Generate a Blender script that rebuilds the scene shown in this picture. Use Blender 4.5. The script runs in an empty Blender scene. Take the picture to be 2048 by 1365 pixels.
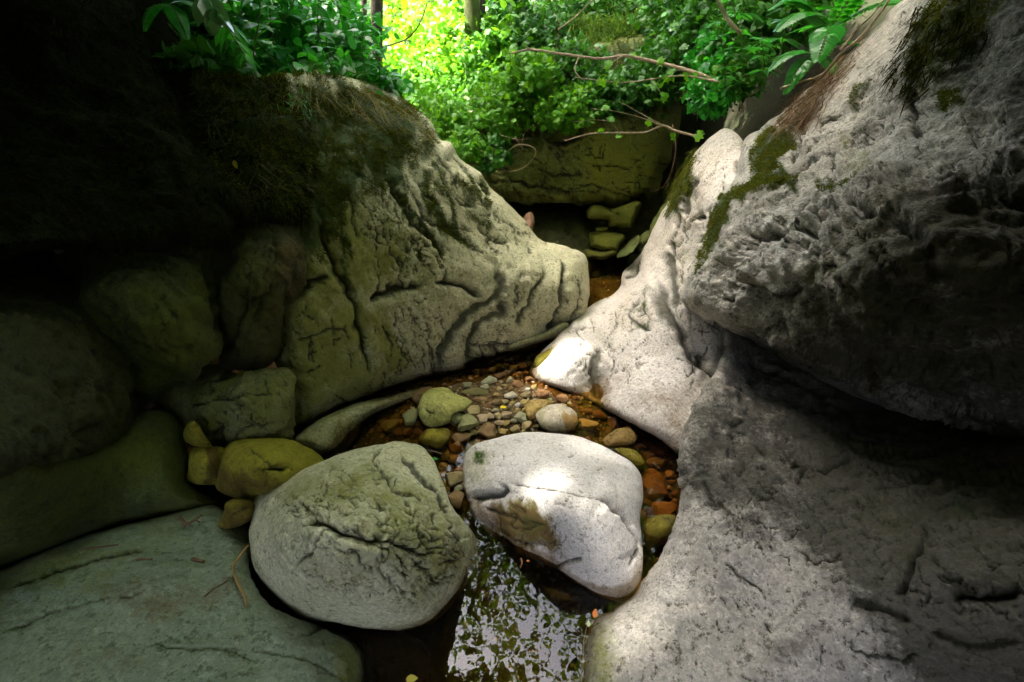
import bpy, math, random
import numpy as np
from mathutils import Vector, Matrix

random.seed(7)
RNG = np.random.default_rng(7)
sc = bpy.context.scene
COL = sc.collection

# ------------------------------------------------------------------ camera
H = 1.55
TH = math.radians(32.0)
F = 910.0
CT, ST = math.cos(TH), math.sin(TH)
CAM = np.array([0.0, 0.0, H])

def ray(u, v):
    u = np.asarray(u, float); v = np.asarray(v, float)
    a = (u - 1024.0) / F; b = (682.5 - v) / F
    return np.stack([a, CT + b * ST, -ST + b * CT], -1)

def solve_t(u, v, kind, val):
    r = ray(u, v)
    if kind == 'y': return val / r[1]
    if kind == 'x': return val / r[0]
    if kind == 'z': return (val - H) / r[2]
    return val

def px(u, v, kind, val):
    return CAM + ray(u, v) * solve_t(u, v, kind, val)

cam_data = bpy.data.cameras.new("camera")
cam = bpy.data.objects.new("camera", cam_data); COL.objects.link(cam)
cam.location = (0, 0, H)
cam.rotation_euler = (math.pi / 2 - TH, 0, 0)
cam_data.sensor_width = 36.0
cam_data.lens = F / 2048.0 * 36.0
cam_data.clip_start = 0.02
cam_data.clip_end = 3000.0
sc.camera = cam

# ------------------------------------------------------------------ noise
_perm = RNG.permutation(4096)
_grad = RNG.normal(size=(4096, 3)); _grad /= np.linalg.norm(_grad, axis=1)[:, None]

def noise3(P):
    P = np.asarray(P, float)
    I = np.floor(P).astype(np.int64); Fr = P - I
    W = Fr * Fr * Fr * (Fr * (Fr * 6 - 15) + 10)
    out = np.zeros(len(P))
    for dx in (0, 1):
        for dy in (0, 1):
            for dz in (0, 1):
                h = _perm[(_perm[(_perm[(I[:, 0] + dx) & 4095] + I[:, 1] + dy) & 4095] + I[:, 2] + dz) & 4095]
                g = _grad[h]
                d = Fr - np.array([dx, dy, dz])
                val = (g * d).sum(1)
                wx = W[:, 0] if dx else 1 - W[:, 0]
                wy = W[:, 1] if dy else 1 - W[:, 1]
                wz = W[:, 2] if dz else 1 - W[:, 2]
                out += val * wx * wy * wz
    return out * 1.6

def fbm(P, f, octv=4, gain=0.5, lac=2.03):
    o = np.zeros(len(P)); a = 1.0
    for k in range(octv):
        o += a * noise3(P * f + k * 17.3); a *= gain; f *= lac
    return o

def ridged(P, f, octv=4, gain=0.5):
    o = np.zeros(len(P)); a = 1.0
    for k in range(octv):
        o += a * (1 - 2 * np.abs(noise3(P * f + k * 31.7))); a *= gain; f *= 2.1
    return o

def aniso(P, d, s):
    d = np.array(d, float); d /= np.linalg.norm(d)
    al = P @ d
    return P - np.outer(al * (1 - 1.0 / s), d)

def uv3(UV, s=1.0, k=0.0):
    return np.concatenate([UV * s, np.full((len(UV), 1), k)], 1)

# ------------------------------------------------------------------ mesh / object helpers
def link_mesh(name, V, Fc, mat, parent=None, smooth=True, loc=None, attrs=None, quads=None):
    """V (n,3); Fc either (m,3)/(m,4) array or list of arrays"""
    V = np.asarray(V, float)
    me = bpy.data.meshes.new(name)
    arrs = Fc if isinstance(Fc, list) else [Fc]
    arrs = [np.asarray(a, np.int32) for a in arrs if len(a)]
    loops = np.concatenate([a.ravel() for a in arrs])
    sizes = np.concatenate([np.full(len(a), a.shape[1], np.int32) for a in arrs])
    starts = np.concatenate([[0], np.cumsum(sizes)[:-1]]).astype(np.int32)
    if loc is not None:
        V = V - np.asarray(loc, float)
    me.vertices.add(len(V)); me.vertices.foreach_set('co', V.astype(np.float32).ravel())
    me.loops.add(len(loops)); me.loops.foreach_set('vertex_index', loops)
    me.polygons.add(len(sizes)); me.polygons.foreach_set('loop_start', starts)
    me.polygons.foreach_set('loop_total', sizes)
    me.update(calc_edges=True)
    me.polygons.foreach_set('use_smooth', np.full(len(sizes), smooth))
    if attrs:
        for k, arr in attrs.items():
            arr = np.asarray(arr, np.float32)
            if arr.ndim == 2:
                at = me.attributes.new(k, 'FLOAT_COLOR', 'POINT')
                c = np.ones((len(V), 4), np.float32); c[:, :arr.shape[1]] = arr
                at.data.foreach_set('color', c.ravel())
            else:
                at = me.attributes.new(k, 'FLOAT', 'POINT'); at.data.foreach_set('value', arr)
    me.materials.append(mat)
    ob = bpy.data.objects.new(name, me); COL.objects.link(ob)
    if loc is not None: ob.location = [float(c) for c in loc]
    if parent is not None:
        ob.parent = parent
        if loc is None:
            # children hold world-space vertices shifted to the parent's base
            me.transform(Matrix.Translation(-Vector(parent.location)))
    return ob

def tag(o, label=None, cat=None, group=None, kind=None):
    if label: o['label'] = label
    if cat: o['category'] = cat
    if group: o['group'] = group
    if kind: o['kind'] = kind
    return o

def empty(name, loc, label, cat, group=None):
    o = bpy.data.objects.new(name, None); COL.objects.link(o)
    o.location = [float(c) for c in loc]; o.empty_display_size = 0.1
    return tag(o, label, cat, group)

# ------------------------------------------------------------------ materials
class NT:
    def __init__(s, name):
        s.m = bpy.data.materials.new(name); s.m.use_nodes = True
        s.t = s.m.node_tree; s.t.nodes.clear()
        s.out = s.t.nodes.new('ShaderNodeOutputMaterial')
    def n(s, typ, **kw):
        nd = s.t.nodes.new(typ)
        for k, v in kw.items():
            if hasattr(nd, k) and k not in nd.inputs: setattr(nd, k, v)
            else: nd.inputs[k].default_value = v
        return nd
    def l(s, a, b): s.t.links.new(a, b)
    def noise(s, vec, scale, detail=4, rough=0.55, dist=0.0):
        nd = s.n('ShaderNodeTexNoise'); nd.inputs['Scale'].default_value = scale
        nd.inputs['Detail'].default_value = detail; nd.inputs['Roughness'].default_value = rough
        nd.inputs['Distortion'].default_value = dist
        if vec is not None: s.l(vec, nd.inputs['Vector'])
        return nd.outputs['Fac']
    def ramp(s, fac, a, b, ca=(0, 0, 0, 1), cb=(1, 1, 1, 1)):
        r = s.n('ShaderNodeValToRGB'); r.color_ramp.elements[0].position = a; r.color_ramp.elements[1].position = b
        r.color_ramp.elements[0].color = ca; r.color_ramp.elements[1].color = cb
        s.l(fac, r.inputs['Fac']); return r.outputs['Color']
    def mix(s, fac, a, b, mode='MIX'):
        nd = s.n('ShaderNodeMix'); nd.data_type = 'RGBA'; nd.blend_type = mode; nd.clamp_factor = True
        for sock, v in ((nd.inputs[0], fac), (nd.inputs[6], a), (nd.inputs[7], b)):
            if hasattr(v, 'is_linked'): s.l(v, sock)
            elif isinstance(v, (int, float)): sock.default_value = v
            else: sock.default_value = (*v, 1.0) if len(v) == 3 else v
        return nd.outputs[2]
    def math(s, op, a, b=0.0, clamp=False):
        nd = s.n('ShaderNodeMath'); nd.operation = op; nd.use_clamp = clamp
        for i, v in enumerate((a, b)):
            if hasattr(v, 'is_linked'): s.l(v, nd.inputs[i])
            else: nd.inputs[i].default_value = v
        return nd.outputs[0]

def rock_material(name, light, dark, algae=(0.19, 0.20, 0.015), moss=(0.035, 0.06, 0.008), stain_shade=(0.13, 0.07, 0.02),
                  sp=0.5, rough=0.75, bump=0.5, mott=3.5, local=False, spec=0.3, fine=1.0, cs=0.5):
    s = NT(name)
    if local: vec = s.n('ShaderNodeTexCoord').outputs['Object']
    else: vec = s.n('ShaderNodeNewGeometry').outputs['Position']
    n1 = s.noise(vec, mott, 8, 0.62, 0.4)
    c = s.mix(s.ramp(n1, 0.36, 0.64), dark, light)
    n2 = s.noise(vec, 38 * fine, 6, 0.7)
    n3 = s.noise(vec, 105 * fine, 4, 0.75)
    spk = s.ramp(n3, 0.43, 0.52)
    c = s.mix(s.math('MULTIPLY', s.math('SUBTRACT', 1.0, spk), sp), c, tuple(x * 0.20 for x in light))
    n6 = s.noise(vec, 62 * fine, 5, 0.8)
    c = s.mix(s.math('MULTIPLY', s.ramp(n6, 0.53, 0.60), 0.6), c, tuple(min(.8, x * 1.35) for x in light))
    n8 = s.noise(vec, 30 * fine, 10, 0.84, 0.3)
    c = s.mix(s.math('MULTIPLY', s.ramp(n8, 0.50, 0.575), cs), c, tuple(x * 0.30 for x in dark))
    n9 = s.noise(vec, 8 * fine, 10, 0.8, 0.5)
    c = s.mix(s.math('MULTIPLY', s.ramp(n9, 0.52, 0.60), cs * 0.8), c, tuple(x * 0.75 for x in dark))
    n7 = s.noise(vec, 1.3, 6, 0.7, 1.2)
    c = s.mix(s.math('MULTIPLY', s.ramp(n7, 0.50, 0.66), 0.5), c, s.mix(1.0, c, (0.75, 0.62, 0.36), 'MULTIPLY'))
    c = s.mix(s.math('MULTIPLY', s.ramp(n2, 0.54, 0.64), 0.65), c, tuple(x * 0.42 for x in dark))
    c = s.mix(s.math('MULTIPLY', s.ramp(n2, 0.44, 0.30), 0.35), c, tuple(min(1, x * 1.35) for x in light))
    at = s.n('ShaderNodeAttribute'); at.attribute_name = 'mask'
    sep = s.n('ShaderNodeSeparateColor'); s.l(at.outputs['Color'], sep.inputs[0])
    n4 = s.noise(vec, 9, 8, 0.68)
    n5 = s.noise(vec, 75, 5, 0.7)
    def fac(ch, k=1.0):
        # mask modulated by two noises so that its border breaks up
        f = s.math('ADD', sep.outputs[ch], s.math('MULTIPLY', s.math('SUBTRACT', n4, 0.5), 1.3))
        f = s.math('ADD', f, s.math('MULTIPLY', s.math('SUBTRACT', n5, 0.5), 0.9))
        f = s.math('SUBTRACT', f, 0.28)
        g = s.math('MULTIPLY', f, 1.7, True)
        return s.math('MULTIPLY', g, s.math('MULTIPLY', s.math('GREATER_THAN', sep.outputs[ch], 0.02), k))
    al = s.mix(n5, tuple(x * 0.55 for x in algae), tuple(x * 1.45 for x in algae))
    c = s.mix(fac(0, 0.85), c, al)
    st = s.mix(n5, tuple(x * 0.5 for x in stain_shade), tuple(x * 1.4 for x in stain_shade))
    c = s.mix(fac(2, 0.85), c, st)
    mo = s.mix(n5, tuple(x * 0.35 for x in moss), tuple(x * 1.7 for x in moss))
    c = s.mix(fac(1, 1.0), c, mo)
    ca = s.n('ShaderNodeAttribute'); ca.attribute_name = 'crack'
    cf = s.math('ADD', ca.outputs['Fac'], s.math('MULTIPLY', s.math('SUBTRACT', n5, 0.5), 0.6))
    cf = s.math('MULTIPLY', s.math('SUBTRACT', cf, 0.25), 1.8, True)
    c = s.mix(s.math('MULTIPLY', cf, 0.85), c, (0.022, 0.022, 0.008))
    zz = s.n('ShaderNodeSeparateXYZ'); s.l(s.n('ShaderNodeNewGeometry').outputs['Position'], zz.inputs[0])
    wet = s.ramp(s.math('ADD', zz.outputs['Z'], s.math('MULTIPLY', n4, -0.06)), -0.005, 0.015, (1, 1, 1, 1), (0, 0, 0, 1))
    c = s.mix(s.math('MULTIPLY', wet, 0.62), c, s.mix(1.0, c, (0.30, 0.20, 0.08), 'MULTIPLY'))
    b = s.n('ShaderNodeBsdfPrincipled')
    s.l(c, b.inputs['Base Color'])
    rough = s.math('SUBTRACT', rough, s.math('MULTIPLY', wet, 0.45))
    rg = s.math('ADD', rough, s.math('MULTIPLY', s.math('SUBTRACT', n2, 0.5), 0.35))
    s.l(rg, b.inputs['Roughness'])
    b.inputs['Specular IOR Level'].default_value = spec
    hgt = s.math('ADD', s.math('MULTIPLY', n2, 0.9), s.math('MULTIPLY', n3, 0.35))
    hgt = s.math('ADD', hgt, s.math('MULTIPLY', s.noise(vec, 14, 12, 0.74, 0.6), 2.2))
    bp = s.n('ShaderNodeBump'); bp.inputs['Strength'].default_value = bump; bp.inputs['Distance'].default_value = 0.03
    s.l(hgt, bp.inputs['Height']); s.l(bp.outputs[0], b.inputs['Normal'])
    s.l(b.outputs[0], s.out.inputs[0])
    return s.m

def leaf_material(name, c1, c2, trans=0.45, rough=0.35, spec=0.5, c3=None):
    s = NT(name)
    g = s.n('ShaderNodeNewGeometry')
    r = g.outputs['Random Per Island']
    c = s.mix(r, c1, c2)
    if c3 is not None:
        r2 = s.math('FRACT', s.math('MULTIPLY', r, 13.7))
        c = s.mix(s.ramp(r2, 0.78, 0.95), c, c3)
    b = s.n('ShaderNodeBsdfPrincipled'); s.l(c, b.inputs['Base Color'])
    b.inputs['Roughness'].default_value = rough; b.inputs['Specular IOR Level'].default_value = spec
    tr = s.n('ShaderNodeBsdfTranslucent')
    hs = s.mix(0.6, c, (1.5 * c2[0] + 0.03, 1.5 * c2[1], c2[2] * 0.6))
    s.l(hs, tr.inputs['Color'])
    mx = s.n('ShaderNodeMixShader'); mx.inputs[0].default_value = trans
    s.l(b.outputs[0], mx.inputs[1]); s.l(tr.outputs[0], mx.inputs[2])
    s.l(mx.outputs[0], s.out.inputs[0])
    return s.m

def bark_material(name, c1, c2, scale=30, rough=0.85):
    s = NT(name)
    vec = s.n('ShaderNodeNewGeometry').outputs['Position']
    n = s.noise(vec, scale, 7, 0.7)
    c = s.mix(s.ramp(n, 0.35, 0.65), c1, c2)
    b = s.n('ShaderNodeBsdfPrincipled'); s.l(c, b.inputs['Base Color']); b.inputs['Roughness'].default_value = rough
    bp = s.n('ShaderNodeBump'); bp.inputs['Strength'].default_value = 0.6; bp.inputs['Distance'].default_value = 0.01
    s.l(n, bp.inputs['Height']); s.l(bp.outputs[0], b.inputs['Normal'])
    s.l(b.outputs[0], s.out.inputs[0])
    return s.m

# ------------------------------------------------------------------ pixel-outline solids
def smooth_poly(pts, closed=True, sub=6):
    P = np.array(pts, float); n = len(P); out = []
    rng = range(n if closed else n - 1)
    for i in rng:
        if closed: p0, p1, p2, p3 = P[(i - 1) % n], P[i], P[(i + 1) % n], P[(i + 2) % n]
        else: p0, p1, p2, p3 = P[max(i - 1, 0)], P[i], P[i + 1], P[min(i + 2, n - 1)]
        for k in range(sub):
            t = k / sub
            a = 0.5 * ((2 * p1) + (-p0 + p2) * t + (2 * p0 - 5 * p1 + 4 * p2 - p3) * t * t + (-p0 + 3 * p1 - 3 * p2 + p3) * t ** 3)
            out.append(a)
    if not closed: out.append(P[-1])
    return np.array(out)

def seg_dist(Q, poly, closed=True):
    """distance to polyline, nearest point, signed side"""
    A = poly; B = np.roll(poly, -1, 0) if closed else poly[1:]
    if not closed: A = poly[:-1]
    best = np.full(len(Q), 1e18); near = np.zeros((len(Q), 2)); side = np.ones(len(Q)); par = np.zeros(len(Q))
    for i in range(len(A)):
        d = B[i] - A[i]; L = (d * d).sum() + 1e-12
        t = np.clip(((Q - A[i]) @ d) / L, 0, 1)
        N = A[i] + t[:, None] * d
        D = ((Q - N) ** 2).sum(1)
        m = D < best
        best[m] = D[m]; near[m] = N[m]; par[m] = (i + t[m]) / len(A)
        sd = d[0] * (Q[:, 1] - A[i][1]) - d[1] * (Q[:, 0] - A[i][0])
        side[m] = np.sign(sd[m])
    return np.sqrt(best), near, side, par

def inside(Q, poly):
    x, y = Q[:, 0], Q[:, 1]; c = np.zeros(len(Q), bool)
    B = np.roll(poly, -1, 0)
    for (x1, y1), (x2, y2) in zip(poly, B):
        if y1 == y2: continue
        m = ((y1 > y) != (y2 > y)) & (x < (x2 - x1) * (y - y1) / (y2 - y1) + x1)
        c ^= m
    return c

def tps_fit(X, w, lam=1e-4):
    X = np.asarray(X, float) / 500.0; n = len(X)
    d = np.linalg.norm(X[:, None] - X[None], axis=2)
    K = np.where(d > 0, d * d * np.log(d + 1e-12), 0) + lam * np.eye(n)
    Pm = np.concatenate([np.ones((n, 1)), X], 1)
    A = np.block([[K, Pm], [Pm.T, np.zeros((3, 3))]])
    sol = np.linalg.solve(A, np.concatenate([w, np.zeros(3)]))
    def f(Q):
        Q = Q / 500.0
        r = np.linalg.norm(Q[:, None] - X[None], axis=2)
        return np.where(r > 0, r * r * np.log(r + 1e-12), 0) @ sol[:n] + sol[n] + Q @ sol[n + 1:]
    return f

def anchor_field(anchors):
    X, w = [], []
    for a in anchors:
        if len(a) == 3: u, v, k, val = a[0], a[1], 'y', a[2]
        else: u, v, k, val = a
        X.append((u, v)); w.append(1.0 / solve_t(u, v, k, val))
    f = tps_fit(X, np.array(w))
    return lambda Q: 1.0 / np.clip(f(Q), 0.08, 1.6)

def poisson(mask, iters=None):
    h, w = mask.shape; phi = np.zeros((h, w))
    # multires: coarse first
    def relax(m, phi, it, h2):
        om = 1.7
        yy, xx = np.mgrid[0:m.shape[0], 0:m.shape[1]]
        red = ((yy + xx) % 2 == 0) & m; blk = ((yy + xx) % 2 == 1) & m
        for _ in range(it):
            for s in (red, blk):
                p = np.pad(phi, 1)
                avg = (p[:-2, 1:-1] + p[2:, 1:-1] + p[1:-1, :-2] + p[1:-1, 2:] + h2) / 4
                phi[s] += om * (avg[s] - phi[s])
        return phi
    f = 4
    cm = mask[::f, ::f].copy()
    cp = relax(cm, np.zeros(cm.shape), 200, float(f * f))
    phi = np.kron(cp, np.ones((f, f)))[:h, :w]
    phi[~mask] = 0
    return relax(mask, phi, 60, 1.0)

ROCKS = {}
def rock(name, label, cat, outline, anchors, mat, T=0.15, R=60, thick=0.4, step=4.0, disp=None, cracks=(), masks=None,
         group=None, inflate=False, jit=3.0, jf=0.02, kind=None, parent=None, smooth_out=True, sub=6, fade=10.0, expo=0.5, warp=5.0, micro=None, mwarp=14):
    poly = smooth_poly(outline, True, sub) if smooth_out else np.array(outline, float)
    sd = abs(hash_str(name + label)) % 1000
    jn = np.stack([fbm(uv3(poly, jf, sd), 1.0, 4, 0.6), fbm(uv3(poly, jf, sd + 50), 1.0, 4, 0.6)], 1)
    poly = poly + jn * jit
    x0, y0 = poly.min(0) - step * 2; x1, y1 = poly.max(0) + step * 2
    nx = int((x1 - x0) / step) + 1; ny = int((y1 - y0) / step) + 1
    gx, gy = np.meshgrid(x0 + np.arange(nx) * step, y0 + np.arange(ny) * step)
    Q = np.stack([gx.ravel(), gy.ravel()], 1)
    ins = inside(Q, poly)
    D, near, _, _ = seg_dist(Q, poly)
    snap = D < 0.71 * step
    valid = ins | snap
    Q2 = Q.copy(); Q2[snap] = near[snap]
    e = np.where(ins, D, 0.0); e[snap] = 0.0
    idx = np.arange(nx * ny).reshape(ny, nx)
    q = np.stack([idx[:-1, :-1], idx[1:, :-1], idx[1:, 1:], idx[:-1, 1:]], -1).reshape(-1, 4)
    ok = valid[q].all(1) & ~(snap[q].all(1) & ~ins[q].any(1))
    q = q[ok]
    used = np.unique(q); remap = -np.ones(nx * ny, int); remap[used] = np.arange(len(used))
    q = remap[q]; UV = Q2[used]; e = e[used]
    # boundary vertices
    ed = np.concatenate([q[:, [0, 1]], q[:, [1, 2]], q[:, [2, 3]], q[:, [3, 0]]])
    es = np.sort(ed, 1); key = es[:, 0].astype(np.int64) * len(used) + es[:, 1]
    uq, inv, cnt = np.unique(key, return_inverse=True, return_counts=True)
    bd = np.zeros(len(used), bool); bd[ed[cnt[inv] == 1].ravel()] = True
    e[bd] = 0
    tf = anchor_field(anchors)(UV)
    if inflate:
        msk = ins.reshape(ny, nx)
        phi = poisson(msk); phi = np.clip(phi.ravel()[used] / phi.max(), 0, 1); phi[bd] = 0
        s = phi ** expo
    else:
        s = np.sqrt(np.clip(1 - (1 - np.clip(e / R, 0, 1)) ** 2, 0, 1))
    rl = np.linalg.norm(ray(UV[:, 0], UV[:, 1]), axis=1)
    t = tf + T * (1 - s) / rl
    rd = ray(UV[:, 0], UV[:, 1])
    P = CAM + rd * t[:, None]
    # normals from faces
    def normals(P):
        a = P[q[:, 1]] - P[q[:, 0]]; b = P[q[:, 2]] - P[q[:, 0]]; c = P[q[:, 3]] - P[q[:, 0]]
        fn = np.cross(a, b) + np.cross(b, c)
        N = np.zeros_like(P)
        for k in range(4): np.add.at(N, q[:, k], fn)
        N /= np.linalg.norm(N, axis=1)[:, None] + 1e-12
        return N
    N = normals(P)
    if (N * rd).sum() > 0: N = -N; flip = True
    else: flip = False
    # keep displacement towards the viewer bounded on grazing parts
    off = np.zeros(len(P)); crack = np.zeros(len(P))
    UW = UV + warp * np.stack([fbm(uv3(UV, 0.03, 3.1), 1.0, 3, .6), fbm(uv3(UV, 0.03, 9.7), 1.0, 3, .6)], 1)
    cracks = list(cracks)
    if micro:
        r_ = np.random.default_rng(sd)
        for (reg, cnt, adeg, spr, L0) in micro:
            reg = np.array(reg, float); lo, hi = reg.min(0), reg.max(0); k_ = 0
            while k_ < cnt:
                p = r_.uniform(lo, hi)
                if not inside(p[None], reg)[0]: continue
                k_ += 1; a = math.radians(adeg + r_.normal() * spr); L_ = L0 * r_.uniform(.3, 1.4); pl_ = [tuple(p)]
                for _ in range(4):
                    a += r_.normal() * .28; p = p + np.array([math.cos(a), math.sin(a)]) * L_ / 4; pl_.append(tuple(p))
                cracks.append((pl_, r_.uniform(1.6, 3.2), r_.uniform(.004, .012), (0.002 * r_.normal() if L0 > 30 else 0.0), 12))
    for c in cracks:
        pts, w, dep = c[0], c[1], c[2]
        if w < 12: w = max(w * (0.62 if w < 6.5 else 0.85), 1.8)
        stp = c[3] if len(c) > 3 else 0.0; L = c[4] if len(c) > 4 else 60.0
        pl = smooth_poly(pts, False, 4)
        lo = pl.min(0) - max(4 * w, 3 * L if stp else 0); hi = pl.max(0) + max(4 * w, 3 * L if stp else 0)
        m = np.where(((UW > lo) & (UW < hi)).all(1))[0]
        if not len(m): continue
        d, _, side, par = seg_dist(UW[m], pl, False)
        tp = np.clip(np.minimum(par, 1 - par) * 8, 0.15, 1)
        ww = w * (0.55 + 0.45 * tp) * (1 + 0.5 * fbm(uv3(UV[m], 0.05, 5.5), 1.0, 2))
        ww = np.clip(ww, 1.2, None)
        g = np.exp(-(d / ww) ** 1.6)
        off[m] -= dep * g * tp
        if w > 0 and dep > 0.004: crack[m] = np.maximum(crack[m], g * tp * min(1, dep / 0.010))
        if stp: off[m] += np.where(side > 0, stp * np.exp(-d / L), 0) * tp * np.clip(d / (w * .6), 0, 1)
    if disp is not None: off += disp(P, N, UV, e)
    off *= np.clip(e / fade, 0, 1)
    fc_ = np.abs((N * rd).sum(1)) / rl; off *= np.clip(fc_ / 0.22, 0.2, 1)
    P = P + N * off[:, None]
    # masks
    M = np.zeros((len(P), 3))
    sk = np.stack([UV[:, 0] * .035 - UV[:, 1] * .012, UV[:, 1] * .010 + UV[:, 0] * .004], 1)
    UM = UV + mwarp * np.stack([fbm(uv3(sk, 1.0, 1.1), 1.0, 4, .6), 1.6 * fbm(uv3(sk, 1.0, 7.7), 1.0, 4, .6)], 1)
    for ch, lst in (masks or {}).items():
        k = {'algae': 0, 'moss': 1, 'stain_shade': 2}[ch]
        for it in lst:
            if isinstance(it, (int, float)):
                M[:, k] = np.maximum(M[:, k], it); continue
            pl, fe, st = it
            pl = np.array(pl, float)
            d, _, _, _ = seg_dist(UM, pl); i2 = inside(UM, pl)
            d = np.where(i2, d, -d)
            M[:, k] = np.maximum(M[:, k], st * np.clip(0.5 + d / (2 * fe), 0, 1))
    # back
    bi = np.where(~bd)[0]
    smax = s[bi]
    if not inflate:
        smax = np.sqrt(np.clip(1 - (1 - np.clip(e[bi] / max(R * 1.5, 40), 0, 1)) ** 2, 0, 1))
    tb = t[bi] * 0 + tf[bi] + (T + thick * smax) / rl[bi]
    bn = fbm(CAM + rd[bi] * tb[:, None], 3.0, 2) * 0.05 * smax
    PB = CAM + rd[bi] * (tb + bn)[:, None]
    mp = np.arange(len(P)); mp[bi] = len(P) + np.arange(len(bi))
    qb = mp[q][:, ::-1]
    V = np.concatenate([P, PB]); Fq = np.concatenate([q if not flip else q[:, ::-1], qb if not flip else qb[:, ::-1]])
    # face orientation outwards: check
    attrs = {'mask': np.concatenate([M, M[bi]]), 'crack': np.concatenate([crack, crack[bi] * 0])}
    base = np.array([V[:, 0].mean(), V[:, 1].mean(), V[:, 2].min()])
    ob = link_mesh(name, V, Fq, mat, loc=base, attrs=attrs)
    if parent is None: tag(ob, label, cat, group, kind)
    ROCKS[label] = dict(ob=ob, P=P, N=normals(P) * (-1 if flip else 1), UV=UV, M=M, q=q, base=base)
    return ob

def hash_str(s):
    h = 5381
    for ch in s: h = (h * 33 + ord(ch)) & 0x7fffffff
    return h

# ------------------------------------------------------------------ tubes, leaves
def catmull(pts, sub=5):
    return smooth_poly3(np.array(pts, float), sub)
def smooth_poly3(P, sub):
    n = len(P); out = []
    for i in range(n - 1):
        p0, p1, p2, p3 = P[max(i - 1, 0)], P[i], P[i + 1], P[min(i + 2, n - 1)]
        for k in range(sub):
            t = k / sub
            out.append(0.5 * ((2 * p1) + (-p0 + p2) * t + (2 * p0 - 5 * p1 + 4 * p2 - p3) * t * t + (-p0 + 3 * p1 - 3 * p2 + p3) * t ** 3))
    out.append(P[-1]); return np.array(out)

class MB:
    def __init__(s): s.V = []; s.F = {}; s.n = 0
    def add(s, V, Fc):
        V = np.asarray(V, float); Fc = np.asarray(Fc)
        s.V.append(V); s.F.setdefault(Fc.shape[1], []).append(Fc + s.n); s.n += len(V)
    def tube(s, pts, r0, r1, seg=7, sub=5, wob=0.0):
        P = smooth_poly3(np.array(pts, float), sub) if len(pts) > 2 else np.array(pts, float)
        n = len(P); R = np.linspace(r0, r1, n)
        if wob: R = R * (1 + wob * noise3(P * (0.6 / max(r0, 1e-3))))
        T = np.gradient(P, axis=0); T /= np.linalg.norm(T, axis=1)[:, None] + 1e-12
        up = np.array([0.31, 0.2, 0.93]) if abs(T[0][2]) < 0.9 else np.array([1.0, 0.1, 0.0])
        a = np.cross(T, up); a /= np.linalg.norm(a, axis=1)[:, None] + 1e-12
        b = np.cross(T, a)
        ang = np.arange(seg) / seg * 2 * np.pi
        V = P[:, None] + R[:, None, None] * (np.cos(ang)[None, :, None] * a[:, None] + np.sin(ang)[None, :, None] * b[:, None])
        V = V.reshape(-1, 3)
        i = np.arange(n - 1)[:, None] * seg; j = np.arange(seg)[None]
        q = np.stack([i + j, i + (j + 1) % seg, i + seg + (j + 1) % seg, i + seg + j], -1).reshape(-1, 4)
        V = np.concatenate([V, P[:1], P[-1:]])
        m = n * seg
        t1 = np.stack([np.arange(seg), (np.arange(seg) + 1) % seg, np.full(seg, m)], 1)[:, ::-1]
        t2 = np.stack([(n - 1) * seg + np.arange(seg), (n - 1) * seg + (np.arange(seg) + 1) % seg, np.full(seg, m + 1)], 1)
        s.V.append(V); s.F.setdefault(4, []).append(q + s.n); s.F.setdefault(3, []).append(np.concatenate([t1, t2]) + s.n); s.n += len(V)
    def build(s, name, mat, parent=None, loc=None, smooth=True):
        V = np.concatenate(s.V); Fs = [np.concatenate(x) for x in s.F.values()]
        return link_mesh(name, V, Fs, mat, parent=parent, loc=loc, smooth=smooth)

def tmpl(outline_half, ndrop=0.12, fold=0.08):
    """leaf along +Y from half-width list [(y,w)]; midrib folded, tip drooping"""
    V = [(0, 0, 0)]; Fq = []; prev = None
    for (y, w) in outline_half:
        z = -ndrop * y * y
        k = len(V)
        V += [(-w, y, z + fold * w * 2), (0, y, z), (w, y, z + fold * w * 2)]
        if prev is None: Fq += [(0, k, k + 1), (0, k + 1, k + 2)]
        else:
            p = prev
            Fq += [(p, k, k + 1), (p, k + 1, p + 1), (p + 1, k + 1, k + 2), (p + 1, k + 2, p + 2)]
        prev = k
    k = len(V); V.append((0, 1, -ndrop)); p = prev
    Fq += [(p, k, p + 1), (p + 1, k, p + 2)]
    return np.array(V, float), np.array(Fq)

LANCE = tmpl([(0.12, 0.05), (0.32, 0.15), (0.55, 0.16), (0.8, 0.08)], 0.25)
OVAL = tmpl([(0.12, 0.2), (0.4, 0.31), (0.7, 0.22)], 0.15)
RHOMB = (np.array([(0, 0, 0), (-.32, .45, .04), (0, 1, -.1), (.32, .45, .04)], float), np.array([(0, 1, 2), (0, 2, 3)]))
def lobed():
    pts = [(0, 0), (-.28, -.08), (-.5, .2), (-.3, .38), (-.42, .72), (-.14, .68), (0, 1.0), (.14, .68), (.42, .72), (.3, .38), (.5, .2), (.28, -.08)]
    V = [(0, .35, .05)] + [(x, y, -0.12 * (x * x * 2 + y * y)) for x, y in pts]
    n = len(pts); Fq = [(0, i + 1, (i + 1) % n + 1) for i in range(n)]
    return np.array(V, float), np.array(Fq)
LOBED = lobed()
BLADE = (np.array([(-.05, 0, 0), (.05, 0, 0), (.04, .5, .05), (-.04, .5, .05), (0, 1, -.15)], float), np.array([(0, 1, 2), (0, 2, 3), (3, 2, 4)]))

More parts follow.
